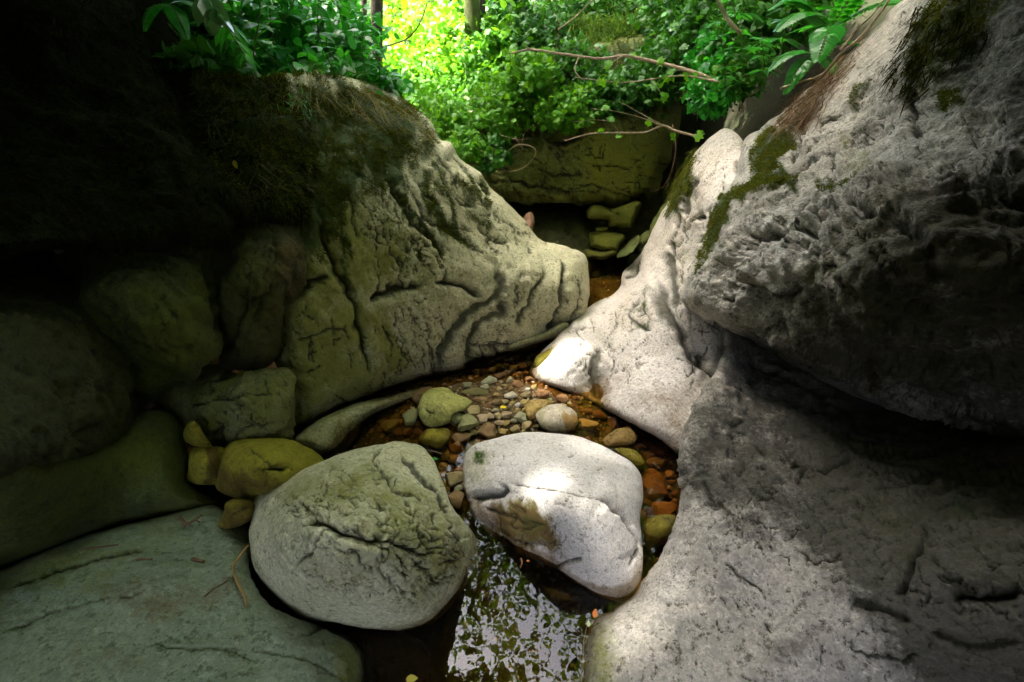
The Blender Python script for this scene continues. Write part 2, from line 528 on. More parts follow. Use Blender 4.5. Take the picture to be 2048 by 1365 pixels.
def scatter(T, pos, d, up, size):
    V0, F0 = T; n = len(pos)
    d = d / (np.linalg.norm(d, axis=1)[:, None] + 1e-9)
    x = np.cross(d, up); x /= np.linalg.norm(x, axis=1)[:, None] + 1e-9
    z = np.cross(x, d)
    size = np.broadcast_to(np.asarray(size, float), (n,))
    V = pos[:, None] + size[:, None, None] * (V0[None, :, 0:1] * x[:, None] + V0[None, :, 1:2] * d[:, None] + V0[None, :, 2:3] * z[:, None])
    Fc = F0[None] + (np.arange(n) * len(V0))[:, None, None]
    return V.reshape(-1, 3), Fc.reshape(-1, F0.shape[1])

def rnd(n, k=3): return RNG.normal(size=(n, k))

# ================================================================== MATERIALS
M_wall = rock_material('wall_rock', (0.62, 0.60, 0.40), (0.28, 0.27, 0.12), sp=0.85, bump=0.55, mott=2.6)
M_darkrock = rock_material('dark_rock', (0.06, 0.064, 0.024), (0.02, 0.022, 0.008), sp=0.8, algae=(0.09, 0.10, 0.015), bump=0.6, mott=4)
M_sq = rock_material('squared_rock', (0.26, 0.27, 0.13), (0.10, 0.11, 0.045), sp=0.8, bump=0.6, mott=4)
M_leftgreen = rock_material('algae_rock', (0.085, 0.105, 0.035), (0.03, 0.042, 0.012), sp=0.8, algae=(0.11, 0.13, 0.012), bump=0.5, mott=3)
M_slab = rock_material('slab_rock', (0.25, 0.305, 0.215), (0.11, 0.145, 0.09), sp=0.5, bump=0.4, mott=2.5)
M_bleft = rock_material('boulder_rock', (0.68, 0.67, 0.44), (0.36, 0.36, 0.19), cs=0.45, sp=0.8, bump=0.5, mott=3.2)
M_bmid = rock_material('pale_boulder', (0.74, 0.70, 0.64), (0.52, 0.48, 0.42), cs=0.28, sp=0.75, bump=0.3, mott=5, fine=1.5)
M_sculpt = rock_material('sculpted_rock', (0.64, 0.60, 0.54), (0.32, 0.29, 0.22), cs=0.4, sp=0.75, bump=0.35, mott=3.5, fine=1.2)
M_crag = rock_material('craggy_rock', (0.68, 0.65, 0.56), (0.15, 0.14, 0.095), cs=0.65, sp=0.85, bump=0.8, mott=5.5, stain_shade=(0.026, 0.024, 0.012))  # near-black mask colour paints shade on the underside and right flank
M_bank = rock_material('bank_rock', (0.56, 0.52, 0.45), (0.22, 0.205, 0.155), cs=0.7, sp=0.95, bump=0.6, mott=3.0, stain_shade=(0.028, 0.027, 0.014))  # near-black mask colour paints the shade of the right side
M_cliff = rock_material('cliff_rock', (0.20, 0.225, 0.06), (0.05, 0.06, 0.012), sp=0.9, bump=0.6, mott=2.4)
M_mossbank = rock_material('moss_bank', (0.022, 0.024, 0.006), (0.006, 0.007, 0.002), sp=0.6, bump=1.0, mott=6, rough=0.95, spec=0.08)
M_olive = rock_material('olive_stone', (0.36, 0.33, 0.03), (0.16, 0.13, 0.015), sp=0.4, bump=0.5, mott=7, stain_shade=(0.08, 0.04, 0.01))

# ================================================================== THE BIG ROCKS
def d_wall(P, N, UV, e):
    W = aniso(P, (0.5, 0.35, -0.8), 4.0)
    o = 0.028 * fbm(P, 1.7, 3) + 0.013 * ridged(W, 4.0, 4, .55) + 0.006 * fbm(P, 12, 5, .62)
    # flowing strata grooves on the right half
    m = np.clip((UV[:, 0] - 700) / 200, 0, 1)
    o -= 0.010 * m * np.clip(ridged(W + 0.05 * P, 9.0, 2) - 0.9, 0, 1)
    return o

wall_cracks = [
    ([(628, 400), (650, 490), (672, 545), (690, 575), (702, 605), (712, 650), (728, 705), (738, 760)], 9, 0.045, 0.02, 60),
    ([(738, 600), (752, 592), (770, 584), (792, 577), (820, 574), (855, 575)], 9, 0.055, 0.018, 30),
    ([(868, 576), (900, 566), (925, 568), (955, 585), (972, 592)], 8, 0.05, 0.012, 25),
    ([(820, 598), (838, 608), (860, 600)], 3, 0.012),
    ([(770, 330), (790, 380), (810, 425), (835, 455), (862, 480), (880, 500), (893, 528)], 8, 0.035, 0.012, 40),
    ([(800, 330), (830, 400), (850, 440), (900, 465), (940, 490), (965, 505)], 6, 0.02),
    ([(860, 430), (900, 455), (950, 460)], 5, 0.018),
    ([(960, 455), (972, 475), (1000, 488), (1018, 505)], 6, 0.022),
    ([(985, 510), (1000, 545), (1005, 570), (995, 600), (960, 615), (930, 640), (912, 665), (890, 700), (882, 730), (878, 755)], 10, 0.035, -0.03, 45),
    ([(1000, 600), (1010, 625), (985, 640), (958, 655), (945, 690), (935, 735)], 9, 0.035, -0.02, 40),
    ([(1088, 530), (1075, 565), (1058, 600), (1045, 630), (1040, 660)], 8, 0.028, 0.012, 30),
    ([(1045, 540), (1035, 575), (1036, 610)], 5, 0.02),
    ([(1118, 515), (1124, 545), (1115, 600), (1100, 640), (1088, 668)], 7, 0.03, 0.012, 30),
    ([(1150, 560), (1148, 600), (1140, 640)], 6, 0.012),
    ([(850, 640), (858, 670), (862, 710), (860, 745)], 4, 0.014),
    ([(845, 690), (848, 720), (850, 740)], 3, 0.012),
    ([(888, 720), (893, 735), (898, 765)], 4, 0.015),
    ([(770, 440), (785, 500), (790, 520)], 3, 0.010), ([(740, 430), (750, 470), (755, 510)], 3, 0.010),
    ([(590, 680), (620, 668), (660, 655), (690, 650)], 4, 0.016),
    ([(560, 620), (590, 590), (625, 565), (660, 548)], 7, 0.03, 0.01, 30),
    ([(935, 690), (970, 693), (1010, 690), (1050, 682)], 6, 0.02), ([(930, 720), (975, 712), (1010, 715)], 5, 0.018),
    ([(955, 680), (965, 700), (958, 720)], 4, 0.015), ([(985, 690), (995, 708), (985, 725)], 4, 0.015),
    ([(900, 300), (930, 350), (960, 380), (1000, 430), (1040, 470)], 4, 0.012),
    ([(880, 330), (905, 380), (920, 400), (960, 430)], 4, 0.014),
    ([(760, 640), (775, 680), (785, 720)], 3, 0.01), ([(990, 470), (985, 500), (1000, 520)], 2.5, 0.008),
    ([(830, 360), (850, 390), (875, 420)], 5, 0.018), ([(700, 380), (705, 430), (715, 480)], 4, 0.012),
]
rock('rock_wall', 'big pale striated rock wall left of the stream, its lower tip pointing into the gap', 'rock wall',
     [(760, 180), (800, 195), (835, 218), (862, 242), (878, 278), (903, 290), (925, 325), (960, 345), (985, 380), (1010, 402), (1050, 440),
      (1080, 478), (1110, 488), (1145, 498), (1168, 510), (1177, 535), (1176, 590), (1166, 636), (1130, 650), (1095, 668), (1080, 700), (1020, 712),
      (960, 725), (915, 748), (860, 757), (800, 775), (740, 792), (690, 812), (640, 848), (600, 860), (578, 850), (572, 800), (556, 740), (548, 690), (545, 600), (520, 500),
      (470, 400), (450, 300), (470, 200), (560, 150), (680, 150)],
     [(600, 860, 1.62), (700, 812, 1.78), (820, 775, 1.97), (930, 745, 2.12), (1050, 700, 2.38), (1165, 636, 2.62),
      (580, 650, 1.70), (750, 600, 1.95), (900, 560, 2.18), (1050, 560, 2.42), (1165, 560, 2.66),
      (600, 400, 1.92), (700, 300, 2.2), (850, 330, 2.55), (950, 400, 2.72), (1050, 480, 2.80), (1165, 515, 2.85),
      (600, 200, 2.3), (780, 200, 2.8), (500, 300, 2.1)],
     M_wall, T=0.30, R=60, thick=0.9, step=3.6, disp=d_wall, cracks=wall_cracks, jit=4, warp=7, mwarp=24,
     micro=[([(860, 290), (1000, 400), (1080, 480), (960, 520), (800, 340)], 90, 48, 14, 42), ([(640, 380), (800, 340), (880, 520), (740, 560)], 70, 75, 12, 60), ([(740, 600), (900, 600), (880, 750), (720, 780)], 60, 80, 14, 40), ([(1000, 530), (1170, 540), (1160, 640), (1000, 660)], 40, 102, 14, 36), ([(560, 600), (720, 600), (720, 780), (580, 840)], 40, 80, 25, 40), ([(925, 660), (1070, 660), (1060, 710), (925, 730)], 45, 10, 40, 22)],
     masks={'algae': [([(540, 380), (720, 340), (790, 430), (880, 520), (860, 600), (760, 600), (800, 700), (860, 800), (560, 900), (500, 640)], 80, 0.85),
                      ([(700, 590), (760, 600), (800, 680), (830, 740), (770, 780), (740, 700)], 30, 0.95), 0.10],
            'moss': [([(764, 325), (786, 325), (822, 420), (888, 500), (898, 532), (874, 512), (808, 440)], 9, 1.0), ([(838, 350), (860, 350), (905, 440), (965, 500), (950, 506), (890, 470), (850, 420)], 8, .9), ([(668, 420), (686, 420), (700, 520), (716, 600), (700, 600), (680, 530)], 9, .8), ([(730, 420), (746, 420), (760, 500), (752, 520)], 8, .8), ([(905, 340), (925, 345), (985, 440), (1020, 500), (990, 470), (930, 400)], 6, .7),
                     ([(440, 120), (800, 180), (850, 240), (862, 290), (830, 330), (770, 390), (740, 370), (700, 440), (640, 500), (560, 560), (430, 520)], 36, 1.0),
                     ([(690, 380), (760, 330), (800, 380), (840, 460), (880, 520), (860, 560), (800, 520), (720, 520)], 40, 0.42),
                     ([(840, 330), (900, 400), (960, 480), (1010, 520), (900, 480), (830, 400)], 26, 0.5)],
            'stain_shade': [([(930, 600), (1150, 560), (1150, 650), (1000, 700), (880, 760), (640, 850), (700, 780), (900, 700)], 50, 0.35)]})

def d_dark(P, N, UV, e):
    W = aniso(P, (0.25, 0.2, -0.95), 3.0)
    return 0.03 * fbm(P, 2.5, 3) + 0.02 * ridged(W, 6.0, 5, .58) + 0.006 * fbm(P, 18, 4, .6)

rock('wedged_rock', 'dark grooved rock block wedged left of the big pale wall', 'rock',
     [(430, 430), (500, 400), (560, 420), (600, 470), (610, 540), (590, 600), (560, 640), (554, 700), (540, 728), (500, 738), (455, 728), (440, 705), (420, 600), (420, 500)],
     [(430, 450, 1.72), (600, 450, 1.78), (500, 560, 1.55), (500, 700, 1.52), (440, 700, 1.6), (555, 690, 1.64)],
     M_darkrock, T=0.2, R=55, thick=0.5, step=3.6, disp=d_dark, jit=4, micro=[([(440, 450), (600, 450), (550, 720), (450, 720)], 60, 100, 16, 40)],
     cracks=[([(470, 480), (455, 540), (440, 600), (430, 660)], 8, 0.03, 0.015, 30), ([(500, 560), (490, 620), (470, 680), (450, 700)], 6, 0.025),
             ([(540, 560), (520, 600), (505, 640)], 6, 0.02), ([(480, 590), (500, 600), (530, 580)], 6, 0.02)],
     masks={'algae': [0.4, ([(440, 480), (600, 460), (560, 700), (450, 720)], 60, 0.75)], 'stain_shade': [([(530, 480), (600, 480), (590, 600), (530, 600)], 30, 0.6)]})

rock('squared_rock', 'squared grey green rock below the dark grooved block', 'rock',
     [(285, 770), (330, 740), (380, 742), (430, 728), (480, 748), (520, 738), (560, 742), (582, 762), (590, 830), (582, 885), (560, 905), (500, 920), (440, 905), (400, 880), (370, 850), (320, 820)],
     [(300, 780, 1.52), (430, 750, 1.5), (560, 760, 1.5), (580, 880, 1.42), (450, 890, 1.4), (450, 820, 1.38), (550, 800, 1.40)],
     M_sq, T=0.2, R=50, thick=0.5, step=3.6, disp=d_dark, jit=3.5, micro=[([(400, 760), (580, 760), (580, 890), (440, 890)], 60, 70, 40, 22)],
     cracks=[([(380, 812), (430, 805), (490, 795), (560, 785)], 4, 0.016), ([(400, 770), (440, 760), (470, 730)], 6, 0.02), ([(470, 870), (500, 850), (550, 840)], 4, 0.014), ([(430, 870), (450, 850), (460, 900)], 5, 0.02)],
     masks={'algae': [0.5, ([(440, 760), (590, 750), (590, 900), (450, 900)], 50, 0.6)]})

rock('overhanging_rock', 'dark rounded rock bulge high on the shaded left side', 'rock',
     [(120, 520), (180, 480), (280, 460), (380, 440), (440, 430), (435, 520), (430, 600), (434, 700), (410, 735), (350, 760), (300, 800), (240, 760), (170, 680), (130, 600)],
     [(150, 560, 1.45), (430, 450, 1.72), (300, 600, 1.36), (420, 650, 1.45), (300, 760, 1.40), (400, 720, 1.42)],
     M_leftgreen, T=0.16, R=70, thick=0.5, step=4.5, disp=d_dark, jit=5, micro=[([(200, 500), (430, 480), (430, 740), (250, 740)], 60, 100, 25, 50)], cracks=[([(400, 520), (412, 600), (425, 660)], 8, .03), ([(190, 600), (230, 690), (300, 740)], 8, .03)],
     masks={'algae': [0.35, ([(250, 560), (430, 560), (430, 740), (300, 760)], 60, 0.8)]})

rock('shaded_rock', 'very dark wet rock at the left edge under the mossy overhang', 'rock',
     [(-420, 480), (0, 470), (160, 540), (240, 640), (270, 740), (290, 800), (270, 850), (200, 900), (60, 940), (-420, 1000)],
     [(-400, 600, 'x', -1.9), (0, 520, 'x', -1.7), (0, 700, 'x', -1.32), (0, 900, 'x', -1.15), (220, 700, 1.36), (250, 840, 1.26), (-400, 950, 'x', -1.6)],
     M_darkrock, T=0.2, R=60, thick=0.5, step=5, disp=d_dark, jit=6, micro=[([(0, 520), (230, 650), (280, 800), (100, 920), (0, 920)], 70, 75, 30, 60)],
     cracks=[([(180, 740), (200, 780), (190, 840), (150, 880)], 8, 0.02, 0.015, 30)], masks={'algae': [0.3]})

rock('sloping_rock', 'large dark green sloping rock above the flat slab at lower left', 'rock',
     [(-420, 950), (0, 900), (120, 905), (200, 885), (262, 832), (320, 820), (360, 845), (374, 900), (378, 960), (400, 985), (440, 1000), (430, 1015), (370, 1030), (300, 1038), (200, 1062), (100, 1100), (0, 1142), (-420, 1330)],
     [(-400, 1000, 'x', -1.6), (0, 930, 'x', -1.2), (280, 850, 1.22), (360, 950, 1.16), (200, 1050, 'z', 0.20), (0, 1140, 'z', 0.24), (200, 940, 'z', .42), (400, 1010, 'z', 0.12), (-400, 1320, 'z', 0.3)],
     M_leftgreen, T=0.2, R=70, thick=0.4, step=5, disp=lambda P, N, UV, e: 0.02 * fbm(P, 2, 3) + 0.004 * fbm(P, 20, 4), jit=4,
     masks={'algae': [0.5, ([(200, 880), (330, 830), (370, 900), (370, 960), (200, 960)], 60, 0.9)]})  # algae patch kept bright to put the lighting gradient into the colour

def d_slab(P, N, UV, e):
    W = aniso(P, (0.95, 0.25, 0.0), 6.0)
    return 0.022 * fbm(P, 1.6, 3) + 0.006 * ridged(W, 6.0, 3) + 0.002 * fbm(P, 30, 3)
rock('flat_slab', 'broad flat grey slab filling the lower left corner', 'rock slab',
     [(-420, 1750), (-420, 1310), (0, 1138), (100, 1095), (200, 1062), (330, 1030), (420, 1010), (470, 1040), (495, 1060), (500, 1090), (498, 1150), (520, 1195), (560, 1225), (640, 1252), (700, 1272), (728, 1308), (732, 1350), (716, 1400), (700, 1500), (650, 1750)],
     [(-400, 1400, 'z', 0.36), (0, 1150, 'z', 0.26), (200, 1080, 'z', 0.2), (430, 1030, 'z', 0.13), (490, 1100, 'z', 0.13), (300, 1200, 'z', 0.25), (300, 1350, 'z', 0.27), (100, 1350, 'z', 0.33), (520, 1230, 'z', 0.17), (600, 1330, 'z', 0.17), (720, 1330, 'z', 0.08), (600, 1700, 'z', 0.15), (0, 1700, 'z', 0.3)],
     M_slab, T=0.16, R=45, thick=0.25, step=4, disp=d_slab, jit=3,
     cracks=[([(0, 1260), (100, 1225), (220, 1200), (305, 1188)], 4, 0.008), ([(300, 1285), (360, 1300), (440, 1305), (520, 1325)], 3.5, 0.01),
             ([(500, 1300), (570, 1312), (640, 1330), (690, 1362)], 4, 0.014), ([(330, 1268), (365, 1285)], 3, 0.008), ([(20, 1180), (150, 1135), (300, 1092)], 8, 0.012, 0.01, 40),
             ([(600, 1275), (650, 1262), (700, 1285)], 5, 0.012)],
     masks={'stain_shade': [([(180, 1180), (470, 1170), (500, 1210), (300, 1240)], 40, 0.65), ([(120, 1280), (290, 1270), (280, 1340), (120, 1365)], 40, 0.5)],
            'algae': [([(-300, 1150), (300, 1040), (420, 1030), (260, 1150), (0, 1230)], 60, 0.6), ([(670, 1290), (740, 1300), (730, 1400), (680, 1400)], 20, 0.7), 0.12]})

# boulders
def d_bl(P, N, UV, e):
    W = aniso(P, (0.9, 0.1, -0.35), 2.5)
    m = np.clip(1 - np.hypot((UV[:, 0] - 740) / 210, (UV[:, 1] - 1040) / 170), 0, 1) ** 0.5
    return 0.014 * fbm(P, 3, 3) + m * 0.009 * ridged(W, 14, 4, .6) + 0.003 * fbm(P, 26, 3)
rock('left_boulder', 'big rounded grey boulder with a rough scarred face, left of the dark pool', 'boulder',
     [(503, 1035), (515, 990), (555, 962), (620, 932), (690, 905), (750, 890), (800, 884), (840, 892), (862, 915), (882, 955), (897, 1000), (925, 1040), (952, 1075), (957, 1105), (943, 1145), (918, 1190), (890, 1228), (850, 1252), (780, 1262), (700, 1252), (640, 1242), (600, 1232), (560, 1200), (522, 1160), (505, 1120), (498, 1075)],
     [(530, 1000, 'z', .32), (700, 950, 'z', .42), (850, 920, 'z', .30), (700, 1050, 'z', .54), (600, 1100, 'z', .46), (940, 1110, 'z', .14), (840, 1080, 'z', .42), (700, 1240, 'z', .22), (560, 1180, 'z', .28), (870, 1225, 'z', .13)],
     M_bleft, T=0.19, thick=0.3, step=3.0, micro=[([(560, 1000), (760, 900), (880, 960), (900, 1120), (800, 1180), (600, 1190)], 190, 28, 30, 46), ([(760, 1080), (930, 1080), (880, 1180), (760, 1180)], 50, 30, 20, 34)], disp=d_bl, inflate=True, jit=2.5, fade=8, warp=6,
     cracks=[([(765, 888), (748, 925), (790, 975), (830, 1000)], 4, 0.014), ([(800, 900), (830, 935), (880, 990), (905, 1040)], 6, 0.016, -0.012, 30),
             ([(600, 1060), (640, 1050), (690, 1070), (740, 1085), (770, 1070)], 8, 0.028, 0.014, 30), ([(740, 1085), (790, 1090), (840, 1110), (880, 1100)], 5, 0.02),
             ([(590, 1130), (620, 1110), (640, 1090), (660, 1060)], 6, 0.02), ([(700, 1100), (735, 1120), (760, 1150), (780, 1160)], 4, 0.016),
             ([(820, 1120), (850, 1140), (870, 1165), (890, 1170)], 5, 0.016), ([(690, 960), (720, 990), (750, 1010), (790, 1030)], 4, 0.014),
             ([(740, 910), (760, 950), (810, 985), (860, 1010)], 4, 0.012), ([(600, 990), (680, 1000), (740, 1030)], 3, 0.008), ([(800, 1060), (780, 1100), (760, 1130)], 3, 0.012),
             ([(560, 1030), (620, 1020), (700, 1030)], 3, 0.008), ([(620, 1190), (650, 1170), (700, 1180)], 3, 0.008)],
     masks={'algae': [([(500, 960), (760, 900), (880, 960), (960, 1110), (880, 1240), (760, 1260), (800, 1150), (740, 1050), (600, 1060)], 50, 0.62), 0.15],
            'stain_shade': [([(900, 1080), (960, 1100), (920, 1200), (860, 1240), (780, 1262), (840, 1200)], 25, 0.4)], 'moss': [([(620, 1040), (720, 1080), (690, 1110), (600, 1080)], 20, 0.35)]})

def d_bm(P, N, UV, e):
    return 0.010 * fbm(P, 3, 3) + 0.0022 * fbm(P, 24, 3)
rock('centre_boulder', 'bright whitish boulder split by a thin crack, sunlit in the middle', 'boulder',
     [(925, 935), (932, 905), (960, 885), (1005, 872), (1050, 865), (1110, 867), (1165, 876), (1220, 900), (1265, 928), (1284, 955), (1286, 1000), (1279, 1045), (1286, 1100), (1283, 1165), (1268, 1196), (1240, 1206), (1190, 1190), (1150, 1165), (1110, 1137), (1050, 1112), (1000, 1086), (962, 1052), (942, 1025), (938, 1005), (927, 975)],
     [(950, 920, 'z', .13), (1100, 885, 'z', .20), (1260, 950, 'z', .18), (1100, 960, 'z', .29), (1180, 1020, 'z', .31), (1000, 1060, 'z', .07), (1240, 1185, 'z', .07), (1110, 1115, 'z', .07), (1200, 1110, 'z', .19), (940, 980, 'z', .10), (1060, 1000, 'z', .24), (1280, 1080, 'z', .12)],
     M_bmid, T=0.10, thick=0.25, micro=[([(940, 1000), (1110, 1010), (1120, 1120), (1000, 1080)], 35, 20, 30, 30), ([(960, 890), (1270, 930), (1270, 1180), (1100, 1120)], 14, 40, 40, 14)], step=3.2, disp=d_bm, inflate=True, jit=2, fade=8, expo=0.45, warp=2,
     cracks=[([(1012, 966), (1060, 975), (1130, 985), (1200, 1000), (1225, 1015)], 2.6, 0.012), ([(1205, 1002), (1240, 1030), (1265, 1065), (1283, 1095)], 8, 0.035, 0.022, 40),
             ([(935, 1003), (965, 992), (990, 990), (1010, 968)], 9, 0.035, -0.02, 30), ([(1110, 1137), (1135, 1125), (1165, 1120)], 5, 0.016, 0.01, 25),
             ([(962, 1015), (1000, 1030), (1050, 1045)], 4, 0.009), ([(1120, 1060), (1118, 1090), (1122, 1125)], 4, 0.006, 0.006, 20), ([(1262, 1135), (1270, 1110), (1278, 1095)], 4, .01)],
     masks={'algae': [([(925, 900), (960, 885), (985, 900), (980, 980), (935, 1000)], 22, 0.6), ([(985, 1010), (1095, 1015), (1115, 1090), (1060, 1105), (985, 1070)], 18, 1.0), ([(1065, 965), (1110, 975), (1120, 1010), (1080, 1010)], 18, 0.5)],
            'stain_shade': [([(935, 1000), (1030, 1010), (1110, 1020), (1122, 1120), (1040, 1110), (960, 1050)], 18, 0.8), ([(1100, 1140), (1270, 1200), (1180, 1195)], 14, .5)],
            'moss': [([(948, 895), (972, 900), (968, 925), (945, 925)], 8, 0.8), ([(1045, 1040), (1085, 1045), (1080, 1080), (1045, 1080)], 12, 0.5)]})

# right bank
def d_sculpt(P, N, UV, e):
    W = aniso(P, (-0.55, 0.3, 0.7), 5.0)
    return 0.022 * fbm(P, 2.2, 3) + 0.005 * ridged(W, 7, 3) + 0.0022 * fbm(P, 25, 3)
rock('sculpted_rock', 'smooth pale water-worn rock flaring down to the pebbles on the right bank', 'rock',
     [(1058, 742), (1085, 705), (1125, 660), (1180, 612), (1235, 582), (1246, 545), (1275, 515), (1312, 450), (1338, 400), (1372, 335), (1400, 295), (1450, 257), (1490, 290), (1530, 350), (1540, 450), (1490, 600), (1458, 680), (1446, 760), (1425, 845), (1400, 900), (1362, 912), (1335, 893), (1290, 862), (1225, 826), (1170, 800), (1112, 775), (1075, 766)],
     [(1065, 748, 'z', .05), (1115, 775, 'z', .07), (1225, 826, 'z', .09), (1362, 912, 'z', .09), (1245, 570, 'z', .12), (1180, 615, 'z', .12), (1150, 710, 'z', .16), (1250, 700, 2.12), (1350, 800, 1.72), (1200, 770, 2.0),
      (1320, 600, 2.3), (1420, 600, 2.15), (1330, 450, 2.9), (1420, 400, 2.5), (1410, 300, 2.95), (1550, 250, 2.6), (1500, 600, 2.1), (1420, 730, 1.95), (1450, 800, 1.7)],
     M_sculpt, T=0.17, R=55, micro=[([(1140, 650), (1300, 580), (1300, 760), (1130, 740)], 60, 125, 14, 26), ([(1330, 420), (1450, 280), (1430, 600), (1340, 600)], 60, 100, 10, 50), ([(1340, 600), (1440, 620), (1400, 760), (1340, 740)], 30, 65, 10, 40)], thick=0.7, step=3.4, disp=d_sculpt, jit=3, warp=5,
     cracks=[([(1200, 690), (1192, 730), (1190, 765), (1200, 800)], 14, 0.028), ([(1310, 560), (1330, 620), (1360, 670), (1390, 720), (1420, 745)], 14, 0.03, 0.03, 60),
             ([(1400, 700), (1415, 735), (1440, 752)], 9, 0.04), ([(1330, 500), (1345, 560), (1352, 620)], 12, 0.02), ([(1240, 640), (1222, 665), (1208, 690)], 4, 0.008),
             ([(1285, 600), (1260, 625), (1275, 645), (1310, 665)], 5, 0.012), ([(1470, 325), (1480, 330), (1476, 345)], 9, 0.08), ([(1400, 430), (1402, 442)], 7, 0.06),
             ([(1395, 350), (1375, 400), (1365, 430)], 10, 0.03), ([(1345, 480), (1340, 530)], 6, 0.02), ([(1250, 560), (1270, 545), (1285, 520)], 5, .012)],
     masks={'moss': [([(1330, 380), (1370, 330), (1400, 300), (1390, 350), (1360, 420), (1335, 440)], 14, 0.95), ([(1285, 600), (1310, 580), (1300, 615), (1262, 640), (1240, 645)], 8, 0.75), ([(1275, 640), (1290, 645), (1312, 665), (1290, 660)], 6, 0.9), ([(1450, 230), (1570, 180), (1570, 260), (1490, 300)], 22, .7)],
            'algae': [([(1320, 500), (1380, 480), (1380, 560), (1340, 580)], 30, 0.4), ([(1060, 740), (1120, 770), (1220, 820), (1200, 840)], 14, 0.7), ([(1330, 440), (1400, 300), (1440, 280), (1380, 420)], 30, 0.35)],
            'stain_shade': [([(1220, 760), (1420, 780), (1380, 920), (1300, 860)], 40, 0.55), ([(1260, 690), (1300, 700), (1290, 800), (1240, 780)], 25, 0.4), ([(1380, 300), (1430, 280), (1420, 420), (1370, 460)], 30, 0.4)]})

def d_crag(P, N, UV, e):
    W = aniso(P, (0.75, -0.25, 0.25), 3.2)
    lo = np.clip((UV[:, 1] - (760 - 0.28 * UV[:, 0]) - 60) / 120, 0, 1)
    o = 0.045 * fbm(P, 2.4, 3) + (0.30 + 0.70 * lo) * (0.06 * ridged(W, 4.2, 5, .60) + 0.03 * np.abs(fbm(W, 13, 3, .6))) + 0.009 * fbm(P, 24, 4, .6)
    return o
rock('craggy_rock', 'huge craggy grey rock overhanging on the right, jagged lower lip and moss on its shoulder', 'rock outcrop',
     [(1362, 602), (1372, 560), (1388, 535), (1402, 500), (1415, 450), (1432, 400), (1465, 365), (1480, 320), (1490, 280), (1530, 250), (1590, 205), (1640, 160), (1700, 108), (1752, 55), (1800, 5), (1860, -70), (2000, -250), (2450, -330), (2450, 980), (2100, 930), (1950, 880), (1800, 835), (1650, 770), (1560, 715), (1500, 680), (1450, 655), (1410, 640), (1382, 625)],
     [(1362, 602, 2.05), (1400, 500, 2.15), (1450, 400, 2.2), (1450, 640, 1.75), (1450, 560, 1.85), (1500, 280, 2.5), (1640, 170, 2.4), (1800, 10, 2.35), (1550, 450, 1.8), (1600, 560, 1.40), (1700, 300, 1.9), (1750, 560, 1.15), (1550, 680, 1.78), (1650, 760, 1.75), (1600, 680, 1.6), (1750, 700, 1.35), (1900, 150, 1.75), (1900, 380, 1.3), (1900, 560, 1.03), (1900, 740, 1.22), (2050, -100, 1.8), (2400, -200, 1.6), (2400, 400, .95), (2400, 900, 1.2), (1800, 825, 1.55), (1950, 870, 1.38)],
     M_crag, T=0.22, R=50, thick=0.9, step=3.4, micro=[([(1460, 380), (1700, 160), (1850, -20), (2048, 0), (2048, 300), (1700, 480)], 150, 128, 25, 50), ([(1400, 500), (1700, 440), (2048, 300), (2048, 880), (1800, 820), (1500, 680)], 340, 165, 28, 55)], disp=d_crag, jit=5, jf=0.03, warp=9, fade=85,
     cracks=[([(1610, 250), (1600, 300), (1580, 345)], 6, 0.04), ([(1640, 270), (1650, 250), (1690, 240)], 5, 0.025), ([(1500, 470), (1560, 490), (1620, 480), (1680, 500)], 9, 0.045, -0.03, 40), ([(1520, 560), (1580, 575), (1650, 560)], 9, 0.04, -0.03, 40),
             ([(1560, 390), (1600, 360), (1640, 330), (1700, 320)], 8, 0.03, 0.02, 40), ([(1440, 600), (1500, 610), (1560, 640)], 8, 0.04, -0.02, 30), ([(1900, 420), (1960, 430), (2060, 470)], 8, 0.03, -0.02, 40),
             ([(1700, 420), (1760, 470), (1830, 500), (1900, 560)], 10, .04, -.02, 40), ([(1860, 200), (1840, 240), (1850, 300)], 8, .04)],
     masks={'moss': [([(1500, 290), (1560, 250), (1600, 260), (1570, 340), (1620, 370), (1600, 390), (1540, 400), (1470, 420), (1440, 500), (1400, 560), (1400, 500), (1430, 410), (1480, 370), (1510, 340)], 14, 0.95),
                     ([(1560, 230), (1640, 170), (1660, 200), (1600, 260), (1540, 290)], 14, 0.6), ([(1720, 180), (1780, 150), (1740, 200), (1690, 240)], 8, .7), ([(1840, 60), (1960, -40), (2048, 0), (1990, 80), (1900, 180), (1850, 200), (1830, 130)], 30, .8),
                     ([(1620, 360), (1720, 350), (1760, 400), (1680, 430), (1640, 400)], 18, .6), ([(1900, 180), (1960, 170), (1950, 230), (1890, 240)], 16, .7)],
            'algae': [([(1650, 500), (2450, 200), (2450, 980), (1500, 700)], 90, 0.5), ([(1690, 280), (1760, 290), (1740, 380), (1690, 360)], 25, 0.6)],
            'stain_shade': [([(1480, 625), (1640, 590), (1760, 500), (1900, 380), (2450, 100), (2450, 980), (1450, 680)], 80, 0.95), ([(1880, -50), (2450, -200), (2450, 500), (1900, 250)], 60, .75), ([(1360, 600), (1400, 540), (1450, 560), (1430, 640)], 20, .5), ([(1800, 380), (1950, 300), (2040, 240), (2040, 330), (1850, 400)], 24, .5)]})  # dark patches paint shade into the lower lip and right flank

